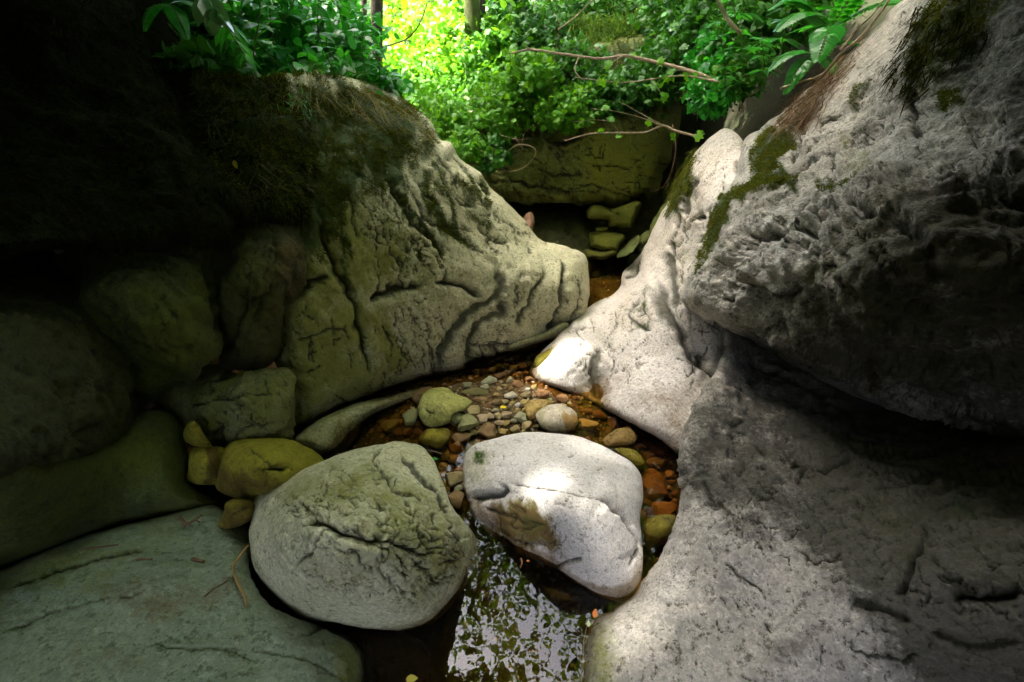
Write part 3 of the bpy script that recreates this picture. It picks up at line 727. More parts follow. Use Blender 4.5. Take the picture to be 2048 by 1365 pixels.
def d_bank(P, N, UV, e):
    W = aniso(P, (0.85, -0.1, 0.3), 2.6)
    up = np.clip((1230 - UV[:, 1] + 0.1 * (UV[:, 0] - 1300)) / 260, 0.18, 1)
    return 0.02 * fbm(P, 2.2, 3) + up * (0.016 * ridged(W, 9, 5, .6) + .006 * fbm(P, 22, 3, .6)) + 0.0025 * fbm(P, 45, 3)
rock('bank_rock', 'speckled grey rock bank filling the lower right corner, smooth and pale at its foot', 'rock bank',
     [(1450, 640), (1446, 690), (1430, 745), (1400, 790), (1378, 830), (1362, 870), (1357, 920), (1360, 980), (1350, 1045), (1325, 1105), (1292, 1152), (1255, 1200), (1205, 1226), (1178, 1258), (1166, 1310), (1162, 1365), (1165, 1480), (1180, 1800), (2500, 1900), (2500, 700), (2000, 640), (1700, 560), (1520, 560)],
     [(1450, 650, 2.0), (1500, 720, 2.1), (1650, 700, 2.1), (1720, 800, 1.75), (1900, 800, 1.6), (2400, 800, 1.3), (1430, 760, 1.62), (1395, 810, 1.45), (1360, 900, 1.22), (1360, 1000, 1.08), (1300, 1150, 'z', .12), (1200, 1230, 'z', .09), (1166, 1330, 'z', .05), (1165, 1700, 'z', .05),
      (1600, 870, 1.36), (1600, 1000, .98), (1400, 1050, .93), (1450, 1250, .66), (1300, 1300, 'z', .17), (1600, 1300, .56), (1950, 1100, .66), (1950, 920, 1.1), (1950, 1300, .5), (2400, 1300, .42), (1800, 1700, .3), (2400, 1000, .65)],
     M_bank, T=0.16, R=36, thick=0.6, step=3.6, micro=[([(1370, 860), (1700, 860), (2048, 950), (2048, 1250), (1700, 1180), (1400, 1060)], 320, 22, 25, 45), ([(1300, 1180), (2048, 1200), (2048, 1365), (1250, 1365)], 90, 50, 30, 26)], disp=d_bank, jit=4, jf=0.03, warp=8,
     cracks=[([(1440, 1130), (1490, 1160), (1540, 1210)], 6, 0.014, 0.01, 40), ([(1700, 1190), (1760, 1215), (1820, 1240)], 8, 0.02, -0.02, 50), ([(1500, 900), (1600, 940), (1720, 930)], 7, 0.02, 0.014, 40), ([(1400, 960), (1450, 1020), (1540, 1060)], 7, .018, .01, 40),
             ([(1800, 1200), (1830, 1130), (1860, 1060)], 9, .03, .02, 40), ([(1480, 720), (1560, 760), (1640, 800), (1720, 840)], 7, 0.03), ([(1900, 1180), (1960, 1200), (2048, 1190)], 14, .05), ([(1860, 1260), (1930, 1290), (2048, 1280)], 9, .02),
             ([(1590, 1100), (1640, 1125), (1690, 1110)], 6, .016), ([(1640, 1280), (1650, 1320), (1640, 1350)], 4, .01), ([(1700, 1300), (1760, 1320), (1840, 1315)], 5, .012)],
     masks={'algae': [([(1600, 800), (2450, 800), (2450, 1250), (1800, 1200), (1650, 1050), (1500, 950)], 100, 0.45), ([(1160, 1260), (1220, 1240), (1240, 1365), (1160, 1500)], 30, 0.65)],
            'stain_shade': [([(1400, 780), (1600, 780), (2450, 700), (2450, 1250), (1800, 1170), (1600, 1100), (1420, 1040), (1340, 1000), (1340, 900)], 60, 0.88), ([(1520, 780), (2450, 700), (2450, 1700), (1900, 1500), (1740, 1230), (1600, 1080)], 70, 1.35), ([(1520, 1290), (1640, 1240), (1660, 1270), (1560, 1340)], 20, .5), ([(1440, 640), (2450, 640), (2450, 900), (1450, 820)], 50, .8)],  # dark patches paint shade into the recess and right side of the bank
            'moss': [([(1900, 1010), (1990, 1040), (1960, 1060), (1890, 1030)], 10, .6), ([(1600, 800), (1650, 800), (1640, 830), (1600, 825)], 10, .4), ([(1500, 660), (2450, 660), (2450, 1000), (1750, 900)], 60, .35)]})

# background cliffs
def d_cliff(P, N, UV, e):
    W = aniso(P, (0.1, 0.2, 1), 2.0)
    m = np.clip((1190 - UV[:, 0]) / 120, 0, 1)
    return 0.05 * fbm(P, 1.3, 3) + (0.35 + m) * 0.03 * ridged(P * np.array([1, 1, 1.8]), 3.0, 4) + 0.008 * fbm(P, 12, 3)
rock('cliff', 'green stained cliff face closing the gorge above the far pool', 'cliff',
     [(900, 420), (930, 300), (960, 180), (1000, 120), (1100, 90), (1250, 70), (1350, 60), (1365, 200), (1345, 300), (1318, 370), (1300, 402), (1270, 408), (1230, 420), (1200, 405), (1165, 412), (1110, 408), (1060, 408), (1010, 405), (950, 440)],
     [(920, 420, 4.1), (1000, 400, 4.15), (1160, 400, 4.05), (1290, 400, 4.0), (1330, 300, 4.1), (1200, 250, 4.15), (1000, 250, 4.4), (1100, 110, 4.7), (1340, 100, 4.5)],
     M_cliff, T=0.4, R=30, thick=0.8, step=3.2, micro=[([(960, 250), (1330, 240), (1300, 400), (960, 400)], 110, 20, 40, 34), ([(960, 300), (1180, 290), (1160, 400), (960, 400)], 70, 40, 30, 30)], disp=d_cliff, jit=6, jf=0.03, warp=7,
     cracks=[([(1150, 372), (1200, 378), (1250, 392), (1300, 398)], 4, 0.05), ([(1180, 335), (1230, 332), (1290, 336)], 3, 0.03), ([(1205, 330), (1210, 300), (1205, 285)], 3, 0.02),
             ([(1100, 290), (1140, 285), (1165, 262)], 7, 0.06), ([(1020, 360), (1080, 380), (1150, 385)], 6, .05, .03, 30), ([(1080, 340), (1120, 350), (1170, 345)], 5, .04)],
     masks={'algae': [([(1150, 260), (1350, 250), (1320, 410), (1150, 410)], 40, 0.8), 0.4], 'moss': [([(900, 100), (1400, 60), (1400, 220), (1180, 260), (1100, 290), (900, 330)], 30, 0.95), ([(960, 300), (1160, 300), (1150, 400), (960, 400)], 40, .4)]})
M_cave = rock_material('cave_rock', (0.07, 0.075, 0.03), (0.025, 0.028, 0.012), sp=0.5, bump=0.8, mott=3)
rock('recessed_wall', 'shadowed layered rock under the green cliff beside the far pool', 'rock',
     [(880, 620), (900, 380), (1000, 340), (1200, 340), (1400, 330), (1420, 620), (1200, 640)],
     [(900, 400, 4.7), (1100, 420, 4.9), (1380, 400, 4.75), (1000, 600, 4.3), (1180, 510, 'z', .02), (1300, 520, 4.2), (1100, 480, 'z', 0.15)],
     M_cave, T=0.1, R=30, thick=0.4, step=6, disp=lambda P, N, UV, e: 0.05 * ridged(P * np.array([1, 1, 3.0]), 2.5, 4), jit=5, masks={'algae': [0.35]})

def slabstone(name, label, out, anc, mat=M_cliff, T=.12, thick=.3, algae=0.7, step=3, group=None, cat='rock', cracks=(), R=12, amp=.008):
    return rock(name, label, cat, out, anc, mat, T=T, R=R, thick=thick, step=step, jit=2, jf=.05, group=group, cracks=cracks, fade=5,
                disp=lambda P, N, UV, e: amp * fbm(P, 6, 4), masks={'algae': [algae]})
slabstone('ledge_block', 'squared green block directly under the right end of the cliff, split by a diagonal crack',
          [(1174, 418), (1195, 411), (1225, 418), (1250, 408), (1281, 405), (1275, 430), (1264, 455), (1235, 455), (1218, 452), (1214, 440), (1178, 438)],
          [(1180, 425, 4.0), (1275, 410, 3.95), (1225, 450, 3.95)], cracks=[([(1212, 414), (1228, 422), (1244, 432)], 3, .04)])
slabstone('stepped_block', 'broad green stone block standing at the edge of the far pool',
          [(1178, 470), (1190, 463), (1220, 463), (1247, 468), (1250, 478), (1240, 492), (1232, 502), (1200, 500), (1182, 492)],
          [(1182, 470, 3.95), (1245, 468, 3.9), (1230, 500, 3.78), (1185, 495, 3.85)])
slabstone('small_stone', 'small flat stone lying on the stepped green block', [(1190, 457), (1205, 454), (1215, 457), (1212, 462), (1194, 463)], [(1192, 458, 3.95), (1214, 460, 3.95), (1200, 455, 3.97)], R=4, T=.04, thick=.1)
slabstone('low_block', 'low dark block under the stepped green block at the waterline', [(1170, 500), (1200, 504), (1232, 500), (1226, 515), (1190, 520), (1168, 515)], [(1172, 503, 3.8), (1230, 503, 3.75), (1190, 518, 3.72)], mat=M_cave)
slabstone('ledge_rock', 'rust tinted rock corner peeping over the tip of the pale wall', [(1042, 448), (1050, 430), (1062, 425), (1068, 440), (1066, 458), (1056, 466), (1044, 460)], [(1044, 448, 3.6), (1066, 430, 3.65), (1056, 464, 3.5)], mat=rock_material('rust_rock', (0.22, 0.13, 0.08), (0.1, 0.06, 0.035)), algae=0, R=10)
slabstone('layered_ledge', 'long low green ledge at the back of the far pool', [(1075, 470), (1100, 466), (1150, 468), (1158, 480), (1150, 500), (1100, 496), (1075, 490)], [(1078, 470, 4.3), (1155, 470, 4.2), (1110, 496, 3.95)], mat=M_cave, algae=.6, amp=.02)
slabstone('upright_rock', 'pale green upright rock beside the dark crevice behind the right bank', [(1300, 455), (1312, 430), (1330, 408), (1345, 400), (1345, 470), (1325, 490), (1302, 480)], [(1302, 470, 3.3), (1340, 410, 3.3), (1330, 480, 3.1)], mat=M_leftgreen, T=.15)
for lab, o, a in [
    ('long leaning green stone nearest the stepped block', [(1233, 514), (1238, 498), (1258, 480), (1276, 470), (1280, 480), (1268, 500), (1250, 512)], [(1236, 510, 3.6), (1278, 474, 3.55), (1250, 500, 3.5)]),
    ('thin upright grey stone behind the pale oval stone', [(1272, 498), (1278, 478), (1292, 462), (1302, 462), (1300, 480), (1288, 492), (1280, 512)], [(1275, 500, 3.5), (1300, 464, 3.4), (1290, 490, 3.35)]),
    ('dark rounded stone tucked against the right bank', [(1275, 510), (1282, 492), (1300, 482), (1318, 470), (1322, 490), (1300, 510), (1285, 516)], [(1278, 510, 3.4), (1318, 476, 3.25), (1300, 505, 3.25)]),
    ('pale oval stone sitting at the far waterline', [(1255, 520), (1262, 510), (1278, 508), (1292, 512), (1285, 524), (1268, 530), (1256, 528)], [(1256, 520, 3.35), (1290, 514, 3.3), (1270, 528, 3.25)]),
]:
    slabstone('stone', lab, o, a, mat=M_leftgreen, R=9, T=.08, thick=.15, algae=.5, group='stones where the far pool meets the right bank', cat='stone')

# ledges at the foot of the wall
rock('foot_ledge', 'long low rounded ledge under the left wall, half under water', 'rock ledge',
     [(590, 880), (620, 850), (660, 826), (720, 806), (780, 790), (835, 778), (838, 800), (790, 815), (740, 840), (710, 880), (680, 905), (640, 912), (608, 900)],
     [(600, 890, 'z', .10), (660, 840, 'z', .12), (780, 798, 'z', .05), (835, 785, 'z', .03), (690, 890, 'z', -.02), (640, 905, 'z', .06)],
     M_wall, T=.12, R=28, thick=.25, step=4, disp=lambda P, N, UV, e: .012 * fbm(P, 4, 4), jit=3, masks={'algae': [.6], 'stain_shade': [.3]})
rock('tip_ledge', 'narrow pale ledge tucked beneath the tip of the left wall', 'rock ledge',
     [(1005, 700), (1030, 680), (1080, 668), (1110, 652), (1130, 646), (1143, 655), (1130, 672), (1100, 682), (1060, 694), (1020, 706)],
     [(1010, 700, 'z', .03), (1060, 680, 'z', .08), (1135, 655, 'z', .08), (1100, 682, 'z', .01)],
     M_wall, T=.08, R=12, thick=.2, step=3, disp=lambda P, N, UV, e: .008 * fbm(P, 5, 4), jit=2, masks={'algae': [.5]})
rock('toe_rock', 'mottled tan rock at the tip of the smooth right bank', 'rock',
     [(1066, 738), (1072, 715), (1092, 700), (1120, 682), (1140, 676), (1150, 690), (1120, 712), (1095, 728), (1080, 742)],
     [(1070, 735, 'z', .04), (1100, 700, 'z', .12), (1145, 682, 'z', .13), (1090, 735, 'z', .04)],
     M_olive, T=.1, R=14, thick=.2, step=3, disp=lambda P, N, UV, e: .006 * fbm(P, 8, 4), jit=2, masks={'algae': [.2], 'stain_shade': [.4]})
# left foreground stones
rock('mossy_stone', 'large olive mossy stone between the squared rock and the left boulder', 'stone',
     [(430, 925), (445, 900), (475, 880), (520, 876), (570, 878), (610, 892), (645, 920), (640, 960), (600, 985), (560, 1000), (500, 1002), (450, 990), (428, 965)],
     [(440, 920, 'z', .28), (520, 885, 'z', .34), (640, 920, 'z', .24), (520, 930, 'z', .40), (480, 990, 'z', .2), (600, 970, 'z', .22)],
     M_olive, T=.16, thick=.2, step=3.4, inflate=True, disp=lambda P, N, UV, e: .012 * fbm(P, 5, 4), jit=3,
     cracks=[([(500, 895), (520, 912), (550, 930), (575, 940)], 4, .012), ([(515, 950), (545, 938), (580, 942)], 8, .03, -.02, 30)],
     masks={'algae': [([(480, 880), (640, 890), (640, 950), (540, 940)], 30, .6)], 'stain_shade': [([(430, 930), (500, 950), (640, 950), (640, 1000), (430, 1000)], 20, .8)]})
rock('square_stone', 'small squared olive stone left of the large mossy stone', 'stone',
     [(372, 955), (378, 915), (386, 896), (420, 893), (448, 898), (446, 930), (440, 962), (410, 970), (380, 966)],
     [(380, 900, 'z', .28), (440, 900, 'z', .28), (375, 960, 'z', .16), (440, 960, 'z', .16), (410, 925, 'z', .29)],
     M_olive, T=.08, thick=.15, step=3, inflate=True, expo=.35, disp=lambda P, N, UV, e: .006 * fbm(P, 8, 4), jit=2, masks={'stain_shade': [([(410, 890), (450, 890), (450, 970), (405, 970)], 8, .8)]})
rock('wedge_stone', 'small upright brown stone above the squared olive stone', 'stone',
     [(368, 880), (370, 855), (385, 843), (400, 855), (412, 875), (424, 893), (390, 893)],
     [(370, 885, 'z', .34), (388, 848, 'z', .42), (420, 890, 'z', .32)],
     M_olive, T=.06, thick=.12, step=3, inflate=True, jit=1.5, masks={'stain_shade': [.4]})
rock('broken_stone', 'brown angular stone jammed against the left boulder above the slab', 'stone',
     [(436, 1045), (448, 1025), (452, 1005), (475, 998), (508, 1005), (508, 1030), (495, 1045), (470, 1055), (450, 1060), (438, 1058)],
     [(440, 1045, 'z', .2), (475, 1000, 'z', .24), (505, 1010, 'z', .24), (450, 1056, 'z', .17), (480, 1020, 'z', .26)],
     M_olive, T=.08, thick=.12, step=3, inflate=True, jit=2, cracks=[([(455, 1040), (475, 1020), (505, 1010)], 4, .014)], masks={'stain_shade': [.75]})
rock('sunken_ledge', 'dark brown sunken rock between the flat slab and the left boulder', 'rock',
     [(500, 1215), (560, 1230), (640, 1250), (760, 1258), (800, 1262), (850, 1290), (862, 1340), (870, 1480), (700, 1480), (740, 1380), (735, 1320), (700, 1275), (560, 1240)],
     [(520, 1225, 'z', .06), (700, 1265, 'z', -.02), (800, 1280, 'z', -.02), (850, 1340, 'z', -.03), (760, 1400, 'z', -.1), (700, 1470, 'z', -.15)],
     M_darkrock, T=.08, R=20, thick=.15, step=4, jit=3, masks={'stain_shade': [.6]})

# mossy bank upper left
def d_mossbank(P, N, UV, e):
    W = aniso(P, (0.6, 0.3, -0.7), 2.5)
    return 0.06 * fbm(P, 1.6, 3) + 0.03 * ridged(W, 4, 4) + 0.012 * fbm(P, 14, 4, .65)
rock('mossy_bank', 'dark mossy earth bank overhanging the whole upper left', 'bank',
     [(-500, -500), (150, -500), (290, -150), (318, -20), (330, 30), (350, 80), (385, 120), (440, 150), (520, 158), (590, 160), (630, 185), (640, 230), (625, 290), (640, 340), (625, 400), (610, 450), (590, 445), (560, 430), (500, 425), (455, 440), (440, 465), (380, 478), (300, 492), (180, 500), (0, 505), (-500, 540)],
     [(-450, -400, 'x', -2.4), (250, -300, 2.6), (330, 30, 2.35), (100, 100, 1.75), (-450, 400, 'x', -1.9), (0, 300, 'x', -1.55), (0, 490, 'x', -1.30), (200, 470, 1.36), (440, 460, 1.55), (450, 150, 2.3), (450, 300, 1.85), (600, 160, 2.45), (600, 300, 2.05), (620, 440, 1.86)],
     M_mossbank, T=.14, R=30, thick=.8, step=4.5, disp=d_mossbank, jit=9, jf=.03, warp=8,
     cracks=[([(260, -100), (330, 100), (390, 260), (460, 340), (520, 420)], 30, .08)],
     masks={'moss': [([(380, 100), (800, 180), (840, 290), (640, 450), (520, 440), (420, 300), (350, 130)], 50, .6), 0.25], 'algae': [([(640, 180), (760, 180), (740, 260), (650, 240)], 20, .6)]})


# the more angular stones of the bed
def bedstone(label, out, zt, zb, mat, T=.07, expo=.34, cracks=(), masks=None, cat='stone', amp=.007):
    o = np.array(out, float); lo, hi = o.min(0), o.max(0); cu = (lo[0] + hi[0]) / 2
    anc = [(lo[0] + 4, lo[1] + .35 * (hi[1] - lo[1]), 'z', zt * .8), (hi[0] - 4, lo[1] + .35 * (hi[1] - lo[1]), 'z', zt * .75), (cu, lo[1] + 3, 'z', zt * .85), (cu, (lo[1] + hi[1]) / 2 - 3, 'z', zt), (cu, hi[1] - 3, 'z', zb)]
    rock('bed_stone', label, cat, out, anc, mat, T=T, thick=.08, step=2.2, inflate=True, expo=expo, jit=1.6, jf=.06, fade=4, cracks=cracks, masks=masks or {}, disp=lambda P, N, UV, e: amp * ridged(P, 9, 3) + amp * .6 * fbm(P, 30, 3), group='larger stones of the stream bed')
M_bedg = rock_material('bed_green_stone', (0.46, 0.46, 0.14), (0.28, 0.28, 0.07), sp=.5, bump=.4, mott=12)
M_bedo = rock_material('bed_ochre_stone', (0.46, 0.33, 0.10), (0.22, 0.14, 0.045), sp=.5, bump=.4, mott=14, stain_shade=(.22, .10, .02))
M_bedm = rock_material('bed_mottled_stone', (0.62, 0.55, 0.42), (0.30, 0.26, 0.14), sp=.5, bump=.4, mott=16, stain_shade=(.36, .20, .03))
bedstone('largest yellow green stone of the pebble bed, angular, near the left wall', [(836, 824), (840, 800), (856, 781), (880, 774), (896, 777), (912, 788), (936, 797), (943, 808), (930, 820), (906, 830), (897, 846), (868, 856), (848, 848)], .13, .05, M_bedg, cracks=[([(853, 818), (862, 826), (868, 822)], 4, .01), ([(868, 800), (880, 805), (884, 816), (872, 824)], 3, .006)])
bedstone('round grey and ochre mottled stone just above the bright boulder', [(1072, 838), (1074, 822), (1090, 812), (1112, 808), (1135, 814), (1152, 826), (1155, 846), (1145, 862), (1120, 868), (1090, 862)], .10, .04, M_bedm, expo=.42, masks={'stain_shade': [([(1130, 815), (1160, 825), (1155, 865), (1132, 868)], 5, .95)], 'algae': [([(1068, 820), (1090, 815), (1085, 862), (1068, 850)], 6, .6)]}, amp=.004)
bedstone('broad flat ochre stone behind the mottled one', [(1046, 822), (1052, 806), (1070, 799), (1095, 800), (1112, 806), (1098, 814), (1080, 822), (1074, 838), (1058, 842)], .07, .03, M_bedo)
bedstone('broad olive brown stone below the largest yellow green one', [(838, 884), (842, 868), (860, 857), (890, 856), (902, 866), (894, 886), (876, 900), (858, 896)], .04, .0, M_olive)
bedstone('golden brown wet stone right of the bright boulder', [(1203, 886), (1212, 872), (1232, 860), (1254, 855), (1270, 866), (1272, 882), (1262, 894), (1235, 898), (1214, 896)], .035, .0, M_bedo, T=.05, expo=.42, amp=.003)
bedstone('golden olive wet stone partly hidden by the bright boulder', [(1228, 900), (1240, 896), (1262, 898), (1280, 908), (1290, 922), (1290, 936), (1270, 936), (1250, 920)], .03, .0, M_olive, T=.05, expo=.42, amp=.003)
bedstone('large squared olive brown block at the lower end of the brown water', [(1286, 1052), (1292, 1038), (1312, 1030), (1350, 1031), (1352, 1050), (1338, 1080), (1312, 1096), (1290, 1092)], .03, -.05, M_olive, T=.08, expo=.28, amp=.003)

# ================================================================== GROUND, WATER
def smoothstep(a, b, x):
    t = np.clip((x - a) / (b - a), 0, 1); return t * t * (3 - 2 * t)

def terrain_h(x, y):
    P = np.stack([x, y, 0 * x], -1).reshape(-1, 3)
    nl = fbm(P, 0.5, 4).reshape(x.shape); ns = fbm(P, 3.0, 3).reshape(x.shape)
    xl = np.interp(y, [-50, 0, 1, 2, 3, 4, 5, 60], [-2.1, -2.0, -1.9, -1.8, -1.9, -2.2, -2.6, -3.2])
    xr = np.interp(y, [-50, 0, 1, 2, 3, 4, 5, 60], [1.9, 1.8, 1.75, 1.85, 1.7, 1.7, 1.7, 2.2])
    s = np.maximum(np.maximum(xl - x, x - xr), y - 5.0)
    s = np.maximum(s, -y - 5)
    # bed
    bed = -0.30 + 0 * x
    bar = np.exp(-(((x + 0.12) / 0.86) ** 2 + ((y - 1.86) / 0.50) ** 2) ** 1.5)
    bed = bed + bar * 0.322
    neck = np.exp(-(((x + 0.22) / 0.16) ** 2 + ((y - 1.32) / 0.28) ** 2))
    bed = np.maximum(bed, -0.30 + neck * 0.31)
    ch = np.exp(-(((x - 0.55) / 0.40) ** 2 + ((y - 1.45) / 0.55) ** 2) ** 2)
    bed = np.maximum(bed, -0.30 + ch * 0.20)
    bk = smoothstep(2.1, 2.6, y); bed = bed * (1 - bk) + bk * -0.13
    bed = bed + 0.008 * ns
    back = (y - 5.0) > np.maximum(xl - x, x - xr)
    rise = 3.9 * (1 - np.exp(-np.clip(s, 0, None) / 0.75))
    riseb = 1.0 * (1 - np.exp(-np.clip(s, 0, None) / 0.25))
    w = smoothstep(-0.6, 0.6, (y - 5.0) - np.maximum(xl - x, x - xr))
    r = rise * (1 - w) + riseb * w
    slope = np.where(s > 0, s, 0) * (0.30 + 0.05 * w)
    slope = np.minimum(slope, 14 + 0.002 * s)
    return bed + (s > 0) * (r + slope + np.clip(s, 0, 1.5) * 0.25 * nl)

def axis_pts(fine_lo, fine_hi, st, far):
    a = [np.arange(fine_lo, fine_hi + 1e-6, st)]
    hi, lo, d = fine_hi, fine_lo, st
    up, dn = [], []
    while hi < far:
        d *= 1.22; hi += d; lo -= d; up.append(hi); dn.append(lo)
    return np.concatenate([dn[::-1], a[0], up])
ax_ = axis_pts(-2.4, 2.4, 0.04, 900); ay_ = axis_pts(-0.4, 6.5, 0.045, 900)
gx, gy = np.meshgrid(ax_, ay_)
gz = terrain_h(gx, gy)
ny_, nx_ = gx.shape; ii = np.arange(nx_ * ny_).reshape(ny_, nx_)
gq = np.stack([ii[:-1, :-1], ii[:-1, 1:], ii[1:, 1:], ii[1:, :-1]], -1).reshape(-1, 4)
def ground_material():
    s = NT('ground'); vec = s.n('ShaderNodeNewGeometry').outputs['Position']
    n = s.noise(vec, 6, 8, .65); n2 = s.noise(vec, 50, 5, .7)
    soil = s.mix(s.ramp(n, .35, .65), (0.035, 0.026, 0.012), (0.03, 0.05, 0.010))
    soil = s.mix(s.ramp(n2, .5, .7), soil, (0.07, 0.055, 0.025))
    silt = s.mix(s.ramp(n, .35, .65), (0.12, 0.075, 0.02), (0.22, 0.14, 0.05))
    silt = s.mix(s.ramp(n2, .45, .6), silt, (0.05, 0.03, 0.01))
    sx = s.n('ShaderNodeSeparateXYZ'); s.l(vec, sx.inputs[0])
    deep = s.ramp(s.math('ADD', sx.outputs['Z'], s.math('MULTIPLY', n, .05)), -0.22, -0.05)
    # the silt turns a darker, mottled olive brown towards the deep pool
    silt = s.mix(deep, s.mix(s.ramp(s.noise(vec, 9, 6, .7), .4, .6), (0.05, 0.04, 0.010), (0.10, 0.10, 0.02)), silt)
    c = s.mix(s.ramp(sx.outputs['Z'], 0.03, 0.10), silt, soil)
    b = s.n('ShaderNodeBsdfPrincipled'); s.l(c, b.inputs['Base Color']); b.inputs['Roughness'].default_value = .85
    bp = s.n('ShaderNodeBump'); bp.inputs['Strength'].default_value = .8; bp.inputs['Distance'].default_value = .02
    s.l(s.math('ADD', n, n2), bp.inputs['Height']); s.l(bp.outputs[0], b.inputs['Normal']); s.l(b.outputs[0], s.out.inputs[0])
    return s.m
M_ground = ground_material()
tag(link_mesh('ground', np.stack([gx, gy, gz], -1).reshape(-1, 3), gq, M_ground), kind='structure')

def water_material():
    s = NT('water'); vec = s.n('ShaderNodeNewGeometry').outputs['Position']
    fr = s.n('ShaderNodeFresnel'); fr.inputs['IOR'].default_value = 1.36
    tr = s.n('ShaderNodeBsdfTransparent'); tr.inputs['Color'].default_value = (0.80, 0.60, 0.30, 1)
    gl = s.n('ShaderNodeBsdfGlossy'); gl.inputs['Roughness'].default_value = 0.015
    n = s.noise(vec, 7, 3, .5)
    bp = s.n('ShaderNodeBump'); bp.inputs['Strength'].default_value = .05; bp.inputs['Distance'].default_value = .02
    s.l(n, bp.inputs['Height']); s.l(bp.outputs[0], gl.inputs['Normal'])
    mx = s.n('ShaderNodeMixShader'); s.l(fr.outputs[0], mx.inputs[0]); s.l(tr.outputs[0], mx.inputs[1]); s.l(gl.outputs[0], mx.inputs[2])
    s.l(mx.outputs[0], s.out.inputs[0]); return s.m
wx, wy = np.meshgrid(np.linspace(-2.3, 2.3, 24), np.linspace(-1.5, 5.4, 30))
wi = np.arange(wx.size).reshape(wx.shape)
tag(link_mesh('water', np.stack([wx, wy, 0 * wx], -1).reshape(-1, 3), np.stack([wi[:-1, :-1], wi[:-1, 1:], wi[1:, 1:], wi[1:, :-1]], -1).reshape(-1, 4), water_material()), kind='structure')

# ================================================================== PEBBLES
def pebble_mat(name, a, b, patch=None, rough=.6):
    s = NT(name); tc = s.n('ShaderNodeTexCoord').outputs['Object']; oi = s.n('ShaderNodeObjectInfo')
    vadd = s.n('ShaderNodeVectorMath'); vadd.operation = 'ADD'; s.l(tc, vadd.inputs[0])
    cmb = s.n('ShaderNodeCombineXYZ'); s.l(s.math('MULTIPLY', oi.outputs['Random'], 37.0), cmb.inputs[0]); s.l(cmb.outputs[0], vadd.inputs[1])
    v = vadd.outputs[0]
    n = s.noise(v, 1.6, 5, .6); n2 = s.noise(v, 12, 5, .7)
    c = s.mix(oi.outputs['Random'], a, b)
    c = s.mix(s.ramp(n, .4, .62), c, s.mix(.5, b, tuple(x * .55 for x in a)))
    c = s.mix(s.math('MULTIPLY', s.ramp(n2, .5, .68), .6), c, tuple(x * .35 for x in a))
    if patch: c = s.mix(s.ramp(n, .5, .56), c, patch)
    p = s.n('ShaderNodeBsdfPrincipled'); s.l(c, p.inputs['Base Color']); p.inputs['Roughness'].default_value = rough
    bp = s.n('ShaderNodeBump'); bp.inputs['Strength'].default_value = .4; bp.inputs['Distance'].default_value = .05
    s.l(n2, bp.inputs['Height']); s.l(bp.outputs[0], p.inputs['Normal']); s.l(p.outputs[0], s.out.inputs[0]); return s.m
PM = {
    'gold': pebble_mat('pebble_gold', (0.38, 0.27, 0.07), (0.50, 0.37, 0.12)),
    'brown': pebble_mat('pebble_brown', (0.22, 0.13, 0.045), (0.30, 0.19, 0.07)),
    'orange': pebble_mat('pebble_orange', (0.30, 0.15, 0.05), (0.42, 0.22, 0.08)),
    'tan': pebble_mat('pebble_tan', (0.36, 0.28, 0.11), (0.46, 0.36, 0.16)),
    'olive': pebble_mat('pebble_olive', (0.17, 0.15, 0.04), (0.26, 0.23, 0.07)),
    'green': pebble_mat('pebble_green', (0.25, 0.26, 0.09), (0.33, 0.33, 0.13)),
    'grey': pebble_mat('pebble_grey', (0.30, 0.30, 0.16), (0.42, 0.40, 0.24)),
    'cream': pebble_mat('pebble_cream', (0.55, 0.50, 0.30), (0.66, 0.60, 0.42)),
    'white': pebble_mat('pebble_white', (0.60, 0.60, 0.50), (0.68, 0.66, 0.56)),
    'pinkish': pebble_mat('pebble_pink', (0.42, 0.32, 0.17), (0.5, 0.38, 0.21)),
    'mottled': pebble_mat('pebble_mottled', (0.45, 0.40, 0.34), (0.50, 0.45, 0.4), (0.30, 0.19, 0.05)),
    'rust': pebble_mat('pebble_rust', (0.17, 0.085, 0.028), (0.27, 0.135, 0.04)),
}
def ico():
    import bmesh
    bm = bmesh.new(); bmesh.ops.create_icosphere(bm, subdivisions=4, radius=1.0)
    V = np.array([v.co[:] for v in bm.verts]); Fc = np.array([[v.index for v in f.verts] for f in bm.faces]); bm.free(); return V, Fc
IV, IF = ico()
PEB = []
for k in range(12):
    r = np.random.default_rng(100 + k)
    V = IV.copy()
    # facet the ball with a few random planes, then roughen
    for _ in range(14 if k % 3 else 9):
        n = r.normal(size=3); n /= np.linalg.norm(n); dd = r.uniform(.50, .82)
        h = V @ n - dd; V -= np.outer(np.clip(h, 0, None) * .93, n)
    V *= (1 + .12 * fbm(IV + k * 5, 1.6, 3) + .03 * fbm(IV + k * 9, 5, 3))[:, None]
    V /= np.abs(V).max(0)
    PEB.append((V, IF))
_pm = {}
